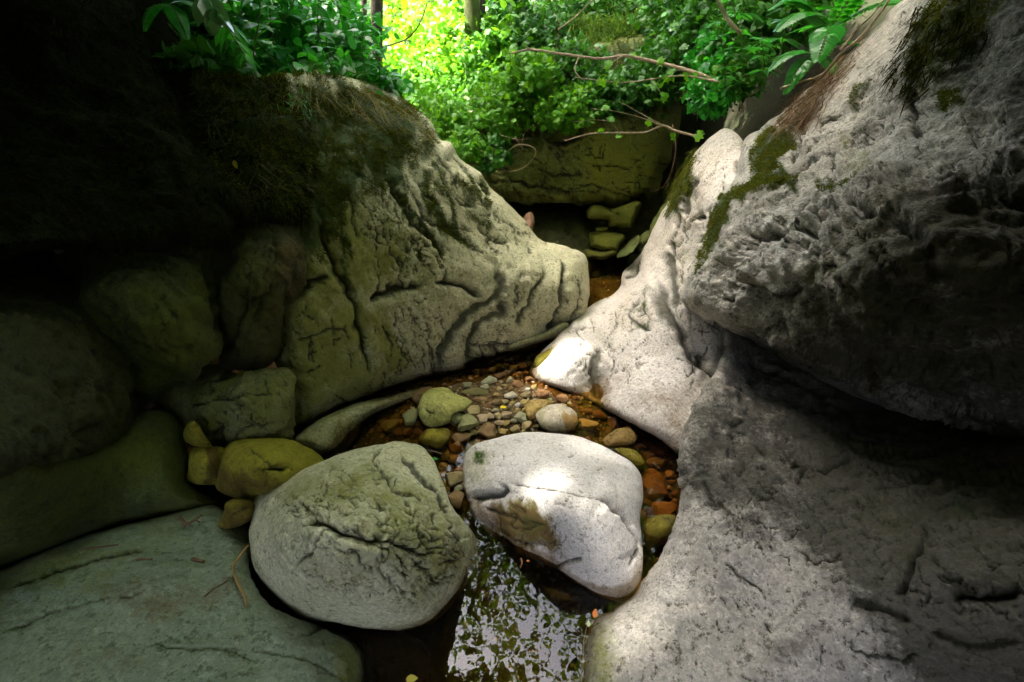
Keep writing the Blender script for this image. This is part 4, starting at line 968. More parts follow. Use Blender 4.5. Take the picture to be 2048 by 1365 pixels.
def pebble(u, v, w, h, ang, mat, var, label, sink=.35, group='pebbles of the stream bar', name='pebble', zoff=None):
    g = px(u, v, 'z', 0.0)
    z = float(terrain_h(np.array([g[0]]), np.array([g[1]]))[0])
    g = px(u, v, 'z', z)
    t = np.linalg.norm(g - CAM)
    wm = w / F * t * .5 * 1.05; hm = h / F * t * .5
    # seen obliquely: the ground-depth radius is larger than its projected height
    sl = -ray(u, v)[2] / np.linalg.norm(ray(u, v))
    thk = min(wm, hm) * .85
    dm = math.sqrt(max(hm ** 2 - (thk * math.sqrt(1 - sl * sl)) ** 2, (hm * .4) ** 2)) / sl
    key = (var, mat)
    if key not in _pm:
        ob = link_mesh(name, PEB[var][0], PEB[var][1], PM[mat]); _pm[key] = ob; first = True
    else:
        ob = _pm[key].copy(); COL.objects.link(ob); ob.name = name
    zc = z + thk * (1 - sink) if zoff is None else zoff
    ob.location = px(u, v, 'z', zc)
    ob.scale = (wm, dm, thk)
    ob.rotation_euler = (random.uniform(-.15, .15), random.uniform(-.15, .15), math.radians(ang))
    tag(ob, label, 'pebble' if w < 50 else 'stone', group)
    return ob

big = [
    (843, 791, 48, 40, 20, 'brown', 1, 'flat brown stone behind the largest green stone', .3),
    (823, 834, 36, 34, 0, 'green', 4, 'mossy tan stone just left of the largest green stone', .2),
    (782, 851, 34, 28, 30, 'grey', 7, 'grey stone standing alone in the dark shallows by the ledge', .2),
    (797, 863, 22, 20, 0, 'brown', 2, 'left one of two round brown stones between ledge and left boulder', .2),
    (816, 863, 24, 20, 0, 'orange', 5, 'right one of two round orange brown stones above the left boulder', .2),
    (816, 885, 26, 20, 0, 'olive', 8, 'olive pebble at the top edge of the left boulder', .3),
    (912, 834, 30, 25, -20, 'green', 1, 'rounded green pebble touching the right of the largest stone', .2),
    (935, 846, 44, 36, -30, 'green', 10, 'veined green stone among the middle pebbles', .25),
    (946, 821, 38, 24, 10, 'tan', 4, 'flat tan stone above the veined green stone', .3),
    (925, 877, 38, 26, 15, 'brown', 7, 'brown wedge-shaped stone right of the broad olive stone', .3),
    (975, 862, 46, 34, -10, 'brown', 0, 'brown angular stone near the top left of the bright boulder', .25),
    (915, 893, 32, 28, 0, 'orange', 2, 'orange tan cube-like stone near the gap between both boulders', .15),
    (893, 906, 24, 32, 10, 'olive', 9, 'upright olive stone left of the orange tan stone', .25),
    (913, 917, 42, 22, -25, 'tan', 11, 'long tan stone under the orange tan stone', .25),
    (940, 896, 19, 17, 0, 'grey', 5, 'small pale round pebble touching the bright boulder', .15),
    (888, 931, 26, 15, 25, 'white', 10, 'flat whitish chip in the gap beside the left boulder', .15),
    (907, 957, 40, 36, 0, 'tan', 3, 'warm tan rose-veined stone in the gap between the boulders', .1),
    (885, 948, 20, 18, 0, 'orange', 2, 'small orange stone hiding behind the left boulder edge', .25),
    (914, 996, 34, 38, 0, 'brown', 8, 'brown block at the head of the dark pool', .1),
    (978, 761, 36, 20, 30, 'grey', 9, 'long striped grey stone in the upper pebbles', .15),
    (971, 773, 21, 12, 0, 'cream', 2, 'cream pebble below the striped grey stone', .1),
    (935, 770, 22, 13, 0, 'grey', 4, 'knobbly grey pebble near the dark water by the wall', .1),
    (957, 784, 62, 18, 5, 'olive', 6, 'long flat olive slab stone in the upper pebbles', .5),
    (959, 799, 32, 14, 0, 'brown', 1, 'flat brown stone under the olive slab stone', .3),
    (997, 752, 30, 13, 20, 'rust', 3, 'rust brown stone beside the striped grey stone', .3),
    (986, 739, 18, 11, 0, 'cream', 5, 'cream yellow pebble at the top of the pebble bed', .15),
    (970, 743, 19, 12, 0, 'brown', 7, 'brown pebble left of the cream yellow one', .2),
    (999, 733, 22, 16, 20, 'tan', 0, 'tan pebble above the cream yellow one', .2),
    (1032, 716, 20, 14, 0, 'rust', 8, 'dark red brown pebble farthest up the bed', .2),
    (1045, 732, 24, 15, 10, 'brown', 4, 'wet brown pebble near the mottled toe rock', .2),
    (1015, 746, 20, 15, 0, 'brown', 11, 'dark brown pebble in the upper middle of the bed', .2),
    (1038, 748, 20, 13, 0, 'orange', 2, 'orange brown pebble in the upper right of the bed', .2),
    (1013, 720, 13, 6, 0, 'cream', 3, 'tiny cream chip at the top of the bed', .1),
    (1038, 768, 28, 15, 10, 'orange', 6, 'ochre pebble left of the smooth pale rock', .2),
    (1023, 790, 29, 16, 10, 'cream', 9, 'oblong cream tan pebble in the middle of the bed', .1),
    (1054, 789, 26, 15, 0, 'tan', 5, 'oval tan pebble under the white sliver', .1),
    (1055, 779, 16, 7, 20, 'white', 10, 'white sliver on top of the oval tan pebble', .0),
    (1087, 788, 28, 19, 0, 'orange', 7, 'orange brown stone against the smooth pale rock', .15),
    (1122, 796, 26, 22, 0, 'orange', 1, 'rounded orange stone by the waterline of the smooth rock', .15),
    (1010, 771, 15, 9, 0, 'tan', 8, 'small tan pebble above the oblong cream one', .15),
    (995, 804, 24, 14, 0, 'brown', 11, 'brown pebble left of the oblong cream one', .2),
    (975, 811, 20, 13, 0, 'rust', 2, 'rust pebble near the long olive slab stone', .2),
    (1008, 804, 18, 13, 0, 'tan', 3, 'tan pebble beside the yellow fallen leaf', .15),
    (1036, 810, 13, 11, 0, 'white', 5, 'small round white pebble in the centre of the bed', .0),
    (1014, 829, 21, 16, 0, 'pinkish', 7, 'pinkish tan pebble under the yellow fallen leaf', .1),
    (1043, 834, 28, 25, 0, 'grey', 0, 'grey tan stone in the centre of the bed', .15),
    (966, 837, 26, 20, 0, 'pinkish', 4, 'pinkish stone right of the veined green stone', .15),
    (982, 832, 18, 14, 0, 'pinkish', 6, 'small pinkish stone touching the pinkish one', .15),
    (997, 832, 18, 20, 0, 'tan', 8, 'narrow tan stone in the middle cluster', .15),
    (1032, 857, 22, 17, 0, 'tan', 9, 'tan stone close above the bright boulder', .15),
    (1053, 851, 24, 20, 10, 'tan', 10, 'tan block close above the bright boulder top', .15),
    (997, 845, 22, 12, 0, 'pinkish', 1, 'flat pinkish stone in the middle cluster', .15),
    (1176, 850, 44, 24, -15, 'cream', 7, 'striped pale stone right of the mottled round stone', .2),
    (1196, 829, 42, 20, -10, 'rust', 9, 'layered rust stone above the striped pale stone', .3),
    (1170, 822, 30, 14, 0, 'rust', 1, 'flat rust stone near the groove of the smooth rock', .3),
    (1227, 846, 25, 25, 0, 'orange', 2, 'bright orange round pebble at the waterline', .1),
    (1293, 911, 28, 16, 0, 'rust', 3, 'small rust stone under the brown water', .3),
    (1313, 904, 38, 18, 0, 'rust', 0, 'oval rust stone under the water near the right bank', .3),
    (1314, 924, 44, 20, 0, 'brown', 11, 'oval brown stone under the water with a glint', .3),
    (1279, 893, 18, 14, 0, 'orange', 5, 'little orange stone between golden stone and smooth rock', .3),
    (1308, 972, 58, 50, 0, 'rust', 4, 'large round rust stone under the brown water', .5),
    (1326, 1020, 58, 32, 5, 'orange', 10, 'orange stone with a hollow, under the brown water', .4),
    (1302, 945, 34, 18, 0, 'orange', 2, 'ochre stone under the brown water above the large round one', .3),
]
for (u, v, w, h, a, m, var, lab, sink) in big:
    pebble(u, v, w, h, a, m, var, lab, sink)

# unlisted small pebbles, placed by rejection inside the bed
zones = [([(930, 760), (960, 735), (1010, 705), (1058, 700), (1062, 740), (1058, 768), (1100, 790), (1160, 806), (1130, 830), (1080, 850), (1060, 862), (1000, 868), (960, 886), (930, 860), (955, 820), (930, 800)], 150, (13, 31), 'small pebble packed among the others in the middle of the pebble bar', 'pebbles'),
         ([(860, 880), (960, 876), (935, 905), (920, 975), (895, 985), (880, 950), (862, 910)], 16, (12, 20), 'small pebble in the gap leading to the dark pool', 'pebbles in the gap'),
         ([(710, 880), (760, 840), (830, 815), (850, 900), (760, 890)], 34, (11, 24), 'wet pebble in the dark shallows beneath the left wall', 'pebbles in the dark shallows'),
         ([(1160, 812), (1215, 830), (1290, 872), (1350, 915), (1352, 1040), (1292, 1040), (1288, 950), (1250, 910), (1170, 868)], 52, (11, 24), 'rust coloured pebble on the bed under the brown water', 'pebbles under the brown water')]
placed = [(b[0], b[1], max(b[2], b[3])) for b in big] + [(890, 814, 84), (1114, 840, 74), (1080, 812, 46), (870, 878, 56), (1239, 878, 60), (1258, 912, 46), (1318, 1060, 56)]
for zi, (poly, cnt, (s0, s1), lab, grp) in enumerate(zones):
    poly = np.array(poly, float); lo, hi = poly.min(0), poly.max(0); k = 0; tries = 0
    while k < cnt and tries < 6000:
        tries += 1
        p = RNG.uniform(lo, hi)
        if not inside(p[None], poly)[0]: continue
        w = RNG.uniform(s0, s1) * (0.8 + 0.4 * (p[1] - 700) / 300)
        if any(math.hypot(p[0] - a, (p[1] - b) * 1.3) < (w + c) * .42 for a, b, c in placed): continue
        placed.append((p[0], p[1], w)); k += 1
        if zi == 3: m = random.choice(['rust', 'orange', 'rust', 'rust'])
        elif zi == 2: m = random.choice(['brown', 'rust', 'olive', 'tan'])
        else: m = random.choice(['tan', 'tan', 'gold', 'gold', 'gold', 'gold', 'green', 'grey', 'orange', 'olive', 'tan'])
        pebble(p[0], p[1], w, w * RNG.uniform(.55, .85), RNG.uniform(-60, 60), m, int(RNG.integers(12)), lab, .2, grp)
# gravel as one uncountable carpet
gp = MB(); GV, GF = PEB[2][0][:], PEB[2][1]
import bmesh as _bm
b_ = _bm.new(); _bm.ops.create_icosphere(b_, subdivisions=1, radius=1.0)
GV = np.array([v.co[:] for v in b_.verts]); GF = np.array([[v.index for v in f.verts] for f in b_.faces]); b_.free()
n = 7000
gxp = RNG.uniform(-1.1, 1.0, n); gyp = RNG.uniform(0.5, 4.2, n)
near = ((gxp + .02) / .62) ** 2 + ((gyp - 1.8) / .5) ** 2 < RNG.uniform(.2, 3.5, n)
ch_ = (((gxp - .55) / .4) ** 2 + ((gyp - 1.45) / .55) ** 2) < 1
keep = near | ch_ | (RNG.uniform(size=n) < .25)
gxp, gyp = gxp[keep], gyp[keep]; n = len(gxp)
gzp = terrain_h(gxp, gyp); sz = RNG.uniform(.004, .013, n)
sv = sz[:, None] * RNG.uniform(.6, 1.3, (n, 3))
V = np.stack([gxp, gyp, gzp + sz * .3], 1)[:, None] + GV[None] * sv[:, None] * (1 + .25 * RNG.normal(size=(n, len(GV), 1)).clip(-1, 1))
gp.add(V.reshape(-1, 3), (GF[None] + (np.arange(n) * len(GV))[:, None, None]).reshape(-1, 3))
def gravel_mat():
    s = NT('gravel'); r = s.n('ShaderNodeNewGeometry').outputs['Random Per Island']
    rp = s.n('ShaderNodeValToRGB'); s.l(r, rp.inputs[0]); e = rp.color_ramp.elements
    e[0].color = (.12, .07, .03, 1); e[1].color = (.42, .37, .26, 1)
    for p, c in ((.3, (.25, .16, .07, 1)), (.55, (.30, .17, .07, 1)), (.75, (.33, .27, .15, 1))):
        q_ = e.new(p); q_.color = c
    b = s.n('ShaderNodeBsdfPrincipled'); s.l(rp.outputs[0], b.inputs['Base Color']); b.inputs['Roughness'].default_value = .7
    s.l(b.outputs[0], s.out.inputs[0]); return s.m
tag(gp.build('gravel', gravel_mat()), 'fine brown gravel filling the spaces between the pebbles', 'gravel', kind='stuff')

# ================================================================== VEGETATION
SUN_EL = math.radians(68); SUN_AZ = math.radians(-100)
SDIR = np.array([math.cos(SUN_EL) * math.sin(SUN_AZ), math.cos(SUN_EL) * math.cos(SUN_AZ), math.sin(SUN_EL)])
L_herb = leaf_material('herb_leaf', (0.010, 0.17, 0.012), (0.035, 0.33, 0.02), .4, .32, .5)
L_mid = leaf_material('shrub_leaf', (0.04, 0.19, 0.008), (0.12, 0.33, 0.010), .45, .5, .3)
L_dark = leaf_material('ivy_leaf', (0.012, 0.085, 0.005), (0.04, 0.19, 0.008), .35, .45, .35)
L_bright = leaf_material('sunlit_leaf', (0.08, 0.34, 0.010), (0.24, 0.46, 0.02), .5, .45, .35)  # lighter yellow green puts the sunlit glow into the leaf colour
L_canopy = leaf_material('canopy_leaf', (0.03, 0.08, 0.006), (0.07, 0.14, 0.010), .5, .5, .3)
L_grass = leaf_material('grass_blade', (0.03, 0.13, 0.008), (0.10, 0.22, 0.02), .4, .5, .3)
L_moss = leaf_material('moss_tuft', (0.05, 0.085, 0.006), (0.11, 0.13, 0.010), .3, .8, .1, c3=(0.10, 0.055, 0.015))
L_mossd = leaf_material('moss_dark', (0.006, 0.010, 0.002), (0.02, 0.026, 0.004), .3, .9, .0, c3=(0.05, 0.045, 0.012))
L_root = leaf_material('dry_roots', (0.10, 0.06, 0.03), (0.22, 0.14, 0.08), .1, .8, .1)
B_bark = bark_material('bark', (0.03, 0.025, 0.015), (0.10, 0.08, 0.05))
B_moss = bark_material('mossy_bark', (0.06, 0.05, 0.02), (0.10, 0.16, 0.015), 12)
B_twig = bark_material('twig', (0.20, 0.15, 0.09), (0.36, 0.30, 0.20), 60)
B_stem = bark_material('stem', (0.06, 0.12, 0.02), (0.10, 0.18, 0.03), 60)
B_brown = bark_material('brown_twig', (0.08, 0.045, 0.02), (0.18, 0.10, 0.05), 80)

def moss_on(label, thr, n, ln, mat, hang=0.6, name='moss', region=None, wid=1.0):
    R_ = ROCKS[label]; q = R_['q']; M = R_['M'][:, 1]
    qm = M[q].mean(1); w = np.where(qm > thr, qm, 0.0)
    c = R_['P'][q].mean(1)
    uvc = R_['UV'][q].mean(1)
    if region is not None: w = w * inside(uvc, np.array(region, float))
    a = np.linalg.norm(np.cross(R_['P'][q[:, 1]] - R_['P'][q[:, 0]], R_['P'][q[:, 3]] - R_['P'][q[:, 0]]), axis=1)
    nz = 0.5 + 0.9 * fbm(c, 7, 4, .65); w = w * a * np.clip(nz - .15, 0, 1)
    if w.sum() <= 0: return
    idx = RNG.choice(len(q), n, p=w / w.sum())
    k = RNG.dirichlet([1, 1, 1, 1], n)
    P = (R_['P'][q[idx]] * k[..., None]).sum(1); N = R_['N'][q[idx]].mean(1)
    down = np.array([0, 0, -1.0])
    g = down - (N @ down)[:, None] * N
    d = N * (1 - hang) + g * hang + rnd(n) * .32
    L = ln * RNG.uniform(.4, 1.3, n)
    V, Fc = scatter((BLADE[0] * np.array([wid, 1, 1]), BLADE[1]), P - N * .003, d, N + rnd(n) * .4, L)
    link_mesh(name, V, Fc, mat, parent=R_['ob'], smooth=False)

WALL = 'big pale striated rock wall left of the stream, its lower tip pointing into the gap'
CRAG = 'huge craggy grey rock overhanging on the right, jagged lower lip and moss on its shoulder'
SCUL = 'smooth pale water-worn rock flaring down to the pebbles on the right bank'
BANK = 'dark mossy earth bank overhanging the whole upper left'
CLIFF = 'green stained cliff face closing the gorge above the far pool'
MID = 'bright whitish boulder split by a thin crack, sunlit in the middle'
L_mossw = leaf_material('moss_wall', (0.018, 0.032, 0.003), (0.075, 0.095, 0.006), .3, .9, .0, c3=(0.14, 0.11, 0.03))
moss_on(WALL, .45, 46000, .028, L_mossw, .8)
moss_on(BANK, .2, 30000, .035, L_mossd, .75)
moss_on(BANK, .2, 9000, .030, L_mossw, .6, region=[(380, 120), (640, 150), (640, 460), (500, 430), (400, 300)])
moss_on(CRAG, .5, 26000, .018, L_moss, .4, wid=1.3)
moss_on(SCUL, .55, 5000, .014, L_moss, .4, wid=1.3)
moss_on(CLIFF, .5, 9000, .05, L_moss, .6)
moss_on(MID, .6, 350, .012, L_grass, .3)

# long hanging grass and rootlets over the edge of the mossy bank and wall
def hanging(name, label, cat, region_px, n, ln, mat, wid=.35, src=BANK, group=None, hang=.8):
    R_ = ROCKS[src]; q = R_['q']; uvc = R_['UV'][q].mean(1)
    ok = np.where(inside(uvc, np.array(region_px, float)))[0]
    if not len(ok): return
    # clump roots
    cl = RNG.choice(ok, max(3, n // 9)); idx = RNG.choice(cl, n)
    P = R_['P'][q[idx]].mean(1) + rnd(n) * .02; N = R_['N'][q[idx]].mean(1)
    mb = MB(); down = np.array([0, 0, -1.0])
    L = ln * RNG.uniform(.4, 1.2, n)
    d = N * (1 - hang) + down * hang * .3 + rnd(n) * .25; d /= np.linalg.norm(d, axis=1)[:, None]
    side = np.cross(d, down); side /= np.linalg.norm(side, axis=1)[:, None] + 1e-9
    S = 5; pts = []; cur = P.copy(); dd = d.copy()
    for s in range(S):
        w = .0034 * wid * (1 - s / S) + .0004
        pts.append(cur - side * w); pts.append(cur + side * w)
        dd = dd + down * .28 + rnd(n) * .12; dd -= np.clip((dd * N).sum(1), None, 0)[:, None] * N; dd /= np.linalg.norm(dd, axis=1)[:, None]
        cur = cur + dd * (L / S)[:, None]
    V = np.stack(pts, 1).reshape(-1, 3)
    base = (np.arange(n) * 2 * S)[:, None, None]
    f = np.array([(2 * s, 2 * s + 1, 2 * s + 3, 2 * s + 2) for s in range(S - 1)])
    mb.add(V, (f[None] + base).reshape(-1, 4))
    o = mb.build(name, mat, loc=P.mean(0), smooth=False); tag(o, label, cat, group)
hanging('hanging_grass', 'dry brownish grass strands draped over the upper end of the pale wall', 'grass', [(560, 150), (740, 165), (850, 240), (850, 290), (770, 260), (650, 220), (560, 230)], 800, .14, leaf_material('dry_grass', (0.10, 0.085, 0.02), (0.22, 0.19, 0.05), .3, .7, .2), src=WALL)
hanging('hanging_grass', 'sparse dark grass strands hanging over the mossy bank at upper left', 'grass', [(380, 130), (560, 160), (640, 250), (640, 400), (500, 400), (420, 300)], 600, .12, leaf_material('dull_grass', (0.025, 0.028, 0.006), (0.07, 0.065, 0.018), .3, .7, .2))
hanging('hanging_grass', 'small bright green grass tuft growing on the dark bank', 'grass', [(560, 200), (620, 200), (630, 240), (570, 240)], 200, .07, L_herb, hang=.5)

# --- leafy herbs ------------------------------------------------------------
def herb(root, top, nwh, size, mat, name, label, cat, group=None, per=4, T=LANCE, rs=.004, lean=.15, droop=-.15):
    root = np.array(root, float); top = np.array(top, float)
    t = empty(name, root, label, cat, group)
    mid = (root + top) / 2 + rnd(1)[0] * lean * np.linalg.norm(top - root)
    mb = MB(); mb.tube([root, mid, top], rs, rs * .5, 5, 5); mb.build('stem', B_stem, t)
    path = smooth_poly3(np.array([root, mid, top]), 8)
    ps, ds, ss = [], [], []
    for k in range(nwh):
        f = .30 + .70 * k / max(nwh - 1, 1)
        p = path[min(int(f * (len(path) - 1)), len(path) - 1)]
        a0 = RNG.uniform(0, 6.28)
        m = per if k < nwh - 1 else per + 2
        for j in range(m):
            a = a0 + j * 6.283 / m + RNG.normal() * .2
            ps.append(p); ds.append((math.cos(a), math.sin(a), RNG.uniform(droop, droop + .45)))
            ss.append(size * RNG.uniform(.65, 1.15) * (1.05 - .35 * f))
    ps, ds = np.array(ps), np.array(ds)
    V, Fc = scatter(T, ps, ds, np.array([0, 0, 1.0]) + rnd(len(ps)) * .18, ss)
    link_mesh('leaves', V, Fc, mat, parent=t)
    return t

def fern(root, dirs, ln, mat, label, group=None, name='fern'):
    root = np.array(root, float); t = empty(name, root, label, 'fern', group)
    mb = MB(); ps, ds, us, ss = [], [], [], []
    for d in dirs:
        d = np.array(d, float); d /= np.linalg.norm(d)
        pts = [root, root + d * ln * .4 + np.array([0, 0, ln * .12]), root + d * ln * .75 + np.array([0, 0, ln * .05]), root + d * ln + np.array([0, 0, -ln * .18])]
        C = smooth_poly3(np.array(pts), 9); mb.tube(pts, .0025, .0008, 4, 5)
        T_ = np.gradient(C, axis=0); T_ /= np.linalg.norm(T_, axis=1)[:, None]
        s = np.cross(T_, [0, 0, 1.0]); s /= np.linalg.norm(s, axis=1)[:, None]
        n = len(C)
        for i in range(3, n):
            f = i / n; w = ln * .24 * math.sin(min(1, (1 - f) * 1.5 + .08) * 1.57) * (.6 + .4 * min(1, f * 4))
            for sg in (-1, 1):
                ps.append(C[i]); ds.append(s[i] * sg + T_[i] * .35); us.append(np.cross(s[i], T_[i])); ss.append(w)
    mb.build('stalk', B_stem, t)
    V, Fc = scatter((LANCE[0] * np.array([1.5, 1, 1]), LANCE[1]), np.array(ps), np.array(ds), np.array(us) + rnd(len(ps)) * .1, np.array(ss))
    link_mesh('fronds', V, Fc, mat, parent=t)
    return t

def bush(u, v, y, ru, rv, rd, n, size, T, mat, name, label, cat, group=None, clump=9, up=.7, stem=True, face=.5, stems=5, bark=None):
    c = px(u, v, 'y', y); tt = solve_t(u, v, 'y', y)
    rx, rz = ru / F * tt, rv / F * tt
    t = empty(name, c - np.array([0, 0, rz]), label, cat, group)
    nc = max(4, n // clump)
    q = rnd(nc); q /= np.linalg.norm(q, axis=1)[:, None]; q *= RNG.uniform(.15, 1, nc)[:, None] ** .5
    cc = c + q * np.array([rx, rd, rz])
    idx = RNG.integers(0, nc, n)
    P = cc[idx] + rnd(n) * np.array([rx, rd, rz]) * .14
    d = rnd(n) * .8 + (P - c) / np.array([rx, rd, rz]) * .35 + np.array([0, -.2, -.25])
    nrm = np.array([0, -face, up]) + rnd(n) * .35
    V, Fc = scatter(T, P, d, nrm, size * RNG.uniform(.55, 1.25, n))
    link_mesh('leaves', V, Fc, mat, parent=t)
    if stem:
        mb = MB(); b0 = c - np.array([0, -rd * .5, rz])
        for k in range(stems):
            e = cc[RNG.integers(nc)]; m_ = (b0 + e) / 2 + rnd(1)[0] * .12 * rz
            mb.tube([b0 + rnd(1)[0] * .05 * rx, m_, e], .007, .002, 5, 4)
        mb.build('stems', bark or B_brown, t)
    return t

# upper left broad-leaved herbs on the bank top
hb = [(345, 40, 2.5, .10, 'small ferny green sprig at the far left edge of the leafy bank'),]
k = 0
hl = ['broad leaved herb at the left end of the upper bank', 'broad leaved herb with one pale shining leaf on the upper bank', 'drooping herb hanging over the dark bank', 'tall herb in the middle of the upper bank', 'herb standing in front of the dark trunk', 'low herb at the right end of the upper bank']
rows = [(360, 60, 2.45, .45, .13), (440, 95, 2.4, .45, .15), (505, 110, 2.5, .5, .14), (560, 120, 2.65, .5, .12), (620, 140, 2.75, .45, .11), (680, 150, 2.8, .42, .11), (735, 165, 2.95, .35, .10),
        (400, 30, 2.7, .5, .15), (480, 60, 2.9, .55, .14), (540, 70, 3.0, .55, .13), (600, 90, 3.1, .5, .12), (660, 100, 3.1, .5, .11), (720, 120, 3.2, .45, .10), (580, 30, 3.4, .5, .12), (640, 40, 3.5, .5, .12), (700, 60, 3.6, .5, .11),
        (520, 20, 3.3, .6, .14), (450, 10, 3.1, .6, .15), (760, 180, 3.1, .25, .08), (790, 200, 3.2, .2, .07)]
words = ['leftmost herb of the leafy row on the upper left bank, half in shade', 'herb second from the left on the upper bank with one pale glossy leaf', 'herb leaning out over the dark bank, left of the middle', 'glossy herb in the middle of the leafy bank top', 'herb right of the middle on the leafy bank top', 'herb just left of the dark trunk, above the mossy wall end', 'herb directly below the dark trunk',
         'rear herb at the left end of the leafy bank', 'rear herb above the drooping sprig', 'rear herb in the left half of the leafy bank', 'rear herb in the centre of the leafy bank', 'rear herb in the right half of the leafy bank', 'rear herb touching the dark trunk from the left', 'tall back herb at the frame top left of centre', 'tall back herb at the frame top with sunlit tips', 'sunlit back herb between the thin and the dark trunk', 'back herb at the frame top in the left half', 'back herb at the frame top near the shaded corner', 'small low herb at the crest of the pale wall', 'lowest small herb on the crest of the pale wall']
for (u, v, y, h, sz), w in zip(rows, words):
    r0 = px(u, v + 15, 'y', y)
    herb(r0, r0 + np.array([RNG.normal() * .06, RNG.uniform(-.14, .02), h]), 7, sz, L_herb, 'leafy_herb', w, 'plant', 'broad leaved herbs on the upper left bank', per=5)
# sprig hanging forward
r0 = px(475, 55, 'y', 2.25)
herb(r0, px(490, 110, 'y', 2.0), 4, .12, L_herb, 'leafy_herb', 'single sprig of long leaves drooping in front of the dark bank', 'plant', 'broad leaved herbs on the upper left bank', per=4, droop=-.9)
herb(px(410, -5, 'y', 2.1), px(425, 18, 'y', 1.95), 2, .12, leaf_material('glossy_leaf', (0.05, 0.16, 0.05), (0.08, 0.2, 0.07), .2, .15, 1.0), 'leafy_herb', 'short sprig with a pale shining leaf near the top left', 'plant', 'broad leaved herbs on the upper left bank', per=3, T=OVAL, droop=-1.2)
fern(px(340, 10, 'y', 2.2), [(.5, -.6, -.5), (-.2, -.7, -.3), (.9, -.1, -.1)], .16, L_herb, 'small fern sprig at the left end of the leafy bank')
for (u, v, y, ru, rv, n, lab) in [(520, 60, 3.2, 130, 55, 900, 'dense low leaves filling the leafy bank left of centre'), (650, 70, 3.4, 110, 60, 1000, 'dense low leaves filling the leafy bank beside the trunks'), (610, 120, 3.0, 110, 30, 500, 'low creeping leaves along the edge of the leafy bank'), (740, 170, 3.2, 60, 30, 380, 'small leaves creeping onto the crest of the wall')]:
    bush(u, v, y, ru, rv, .35, n, .075, OVAL, L_herb, 'low_shrub', lab, 'shrub', 'low shrubs on the upper left bank')

for (u, v, y, ru, rv, n, lab) in [(390, 50, 2.9, 60, 50, 700, 'dark leafy clump closing the gap at the shaded end of the leafy bank'), (415, 125, 2.42, 55, 22, 420, 'dark leaves creeping along the left end of the bank edge'), (330, -10, 2.8, 60, 40, 500, 'dark leafy clump at the frame top beside the black bank')]:
    bush(u, v, y, ru, rv, .2, n, .07, OVAL, L_dark, 'low_shrub', lab, 'shrub', 'low shrubs on the upper left bank')
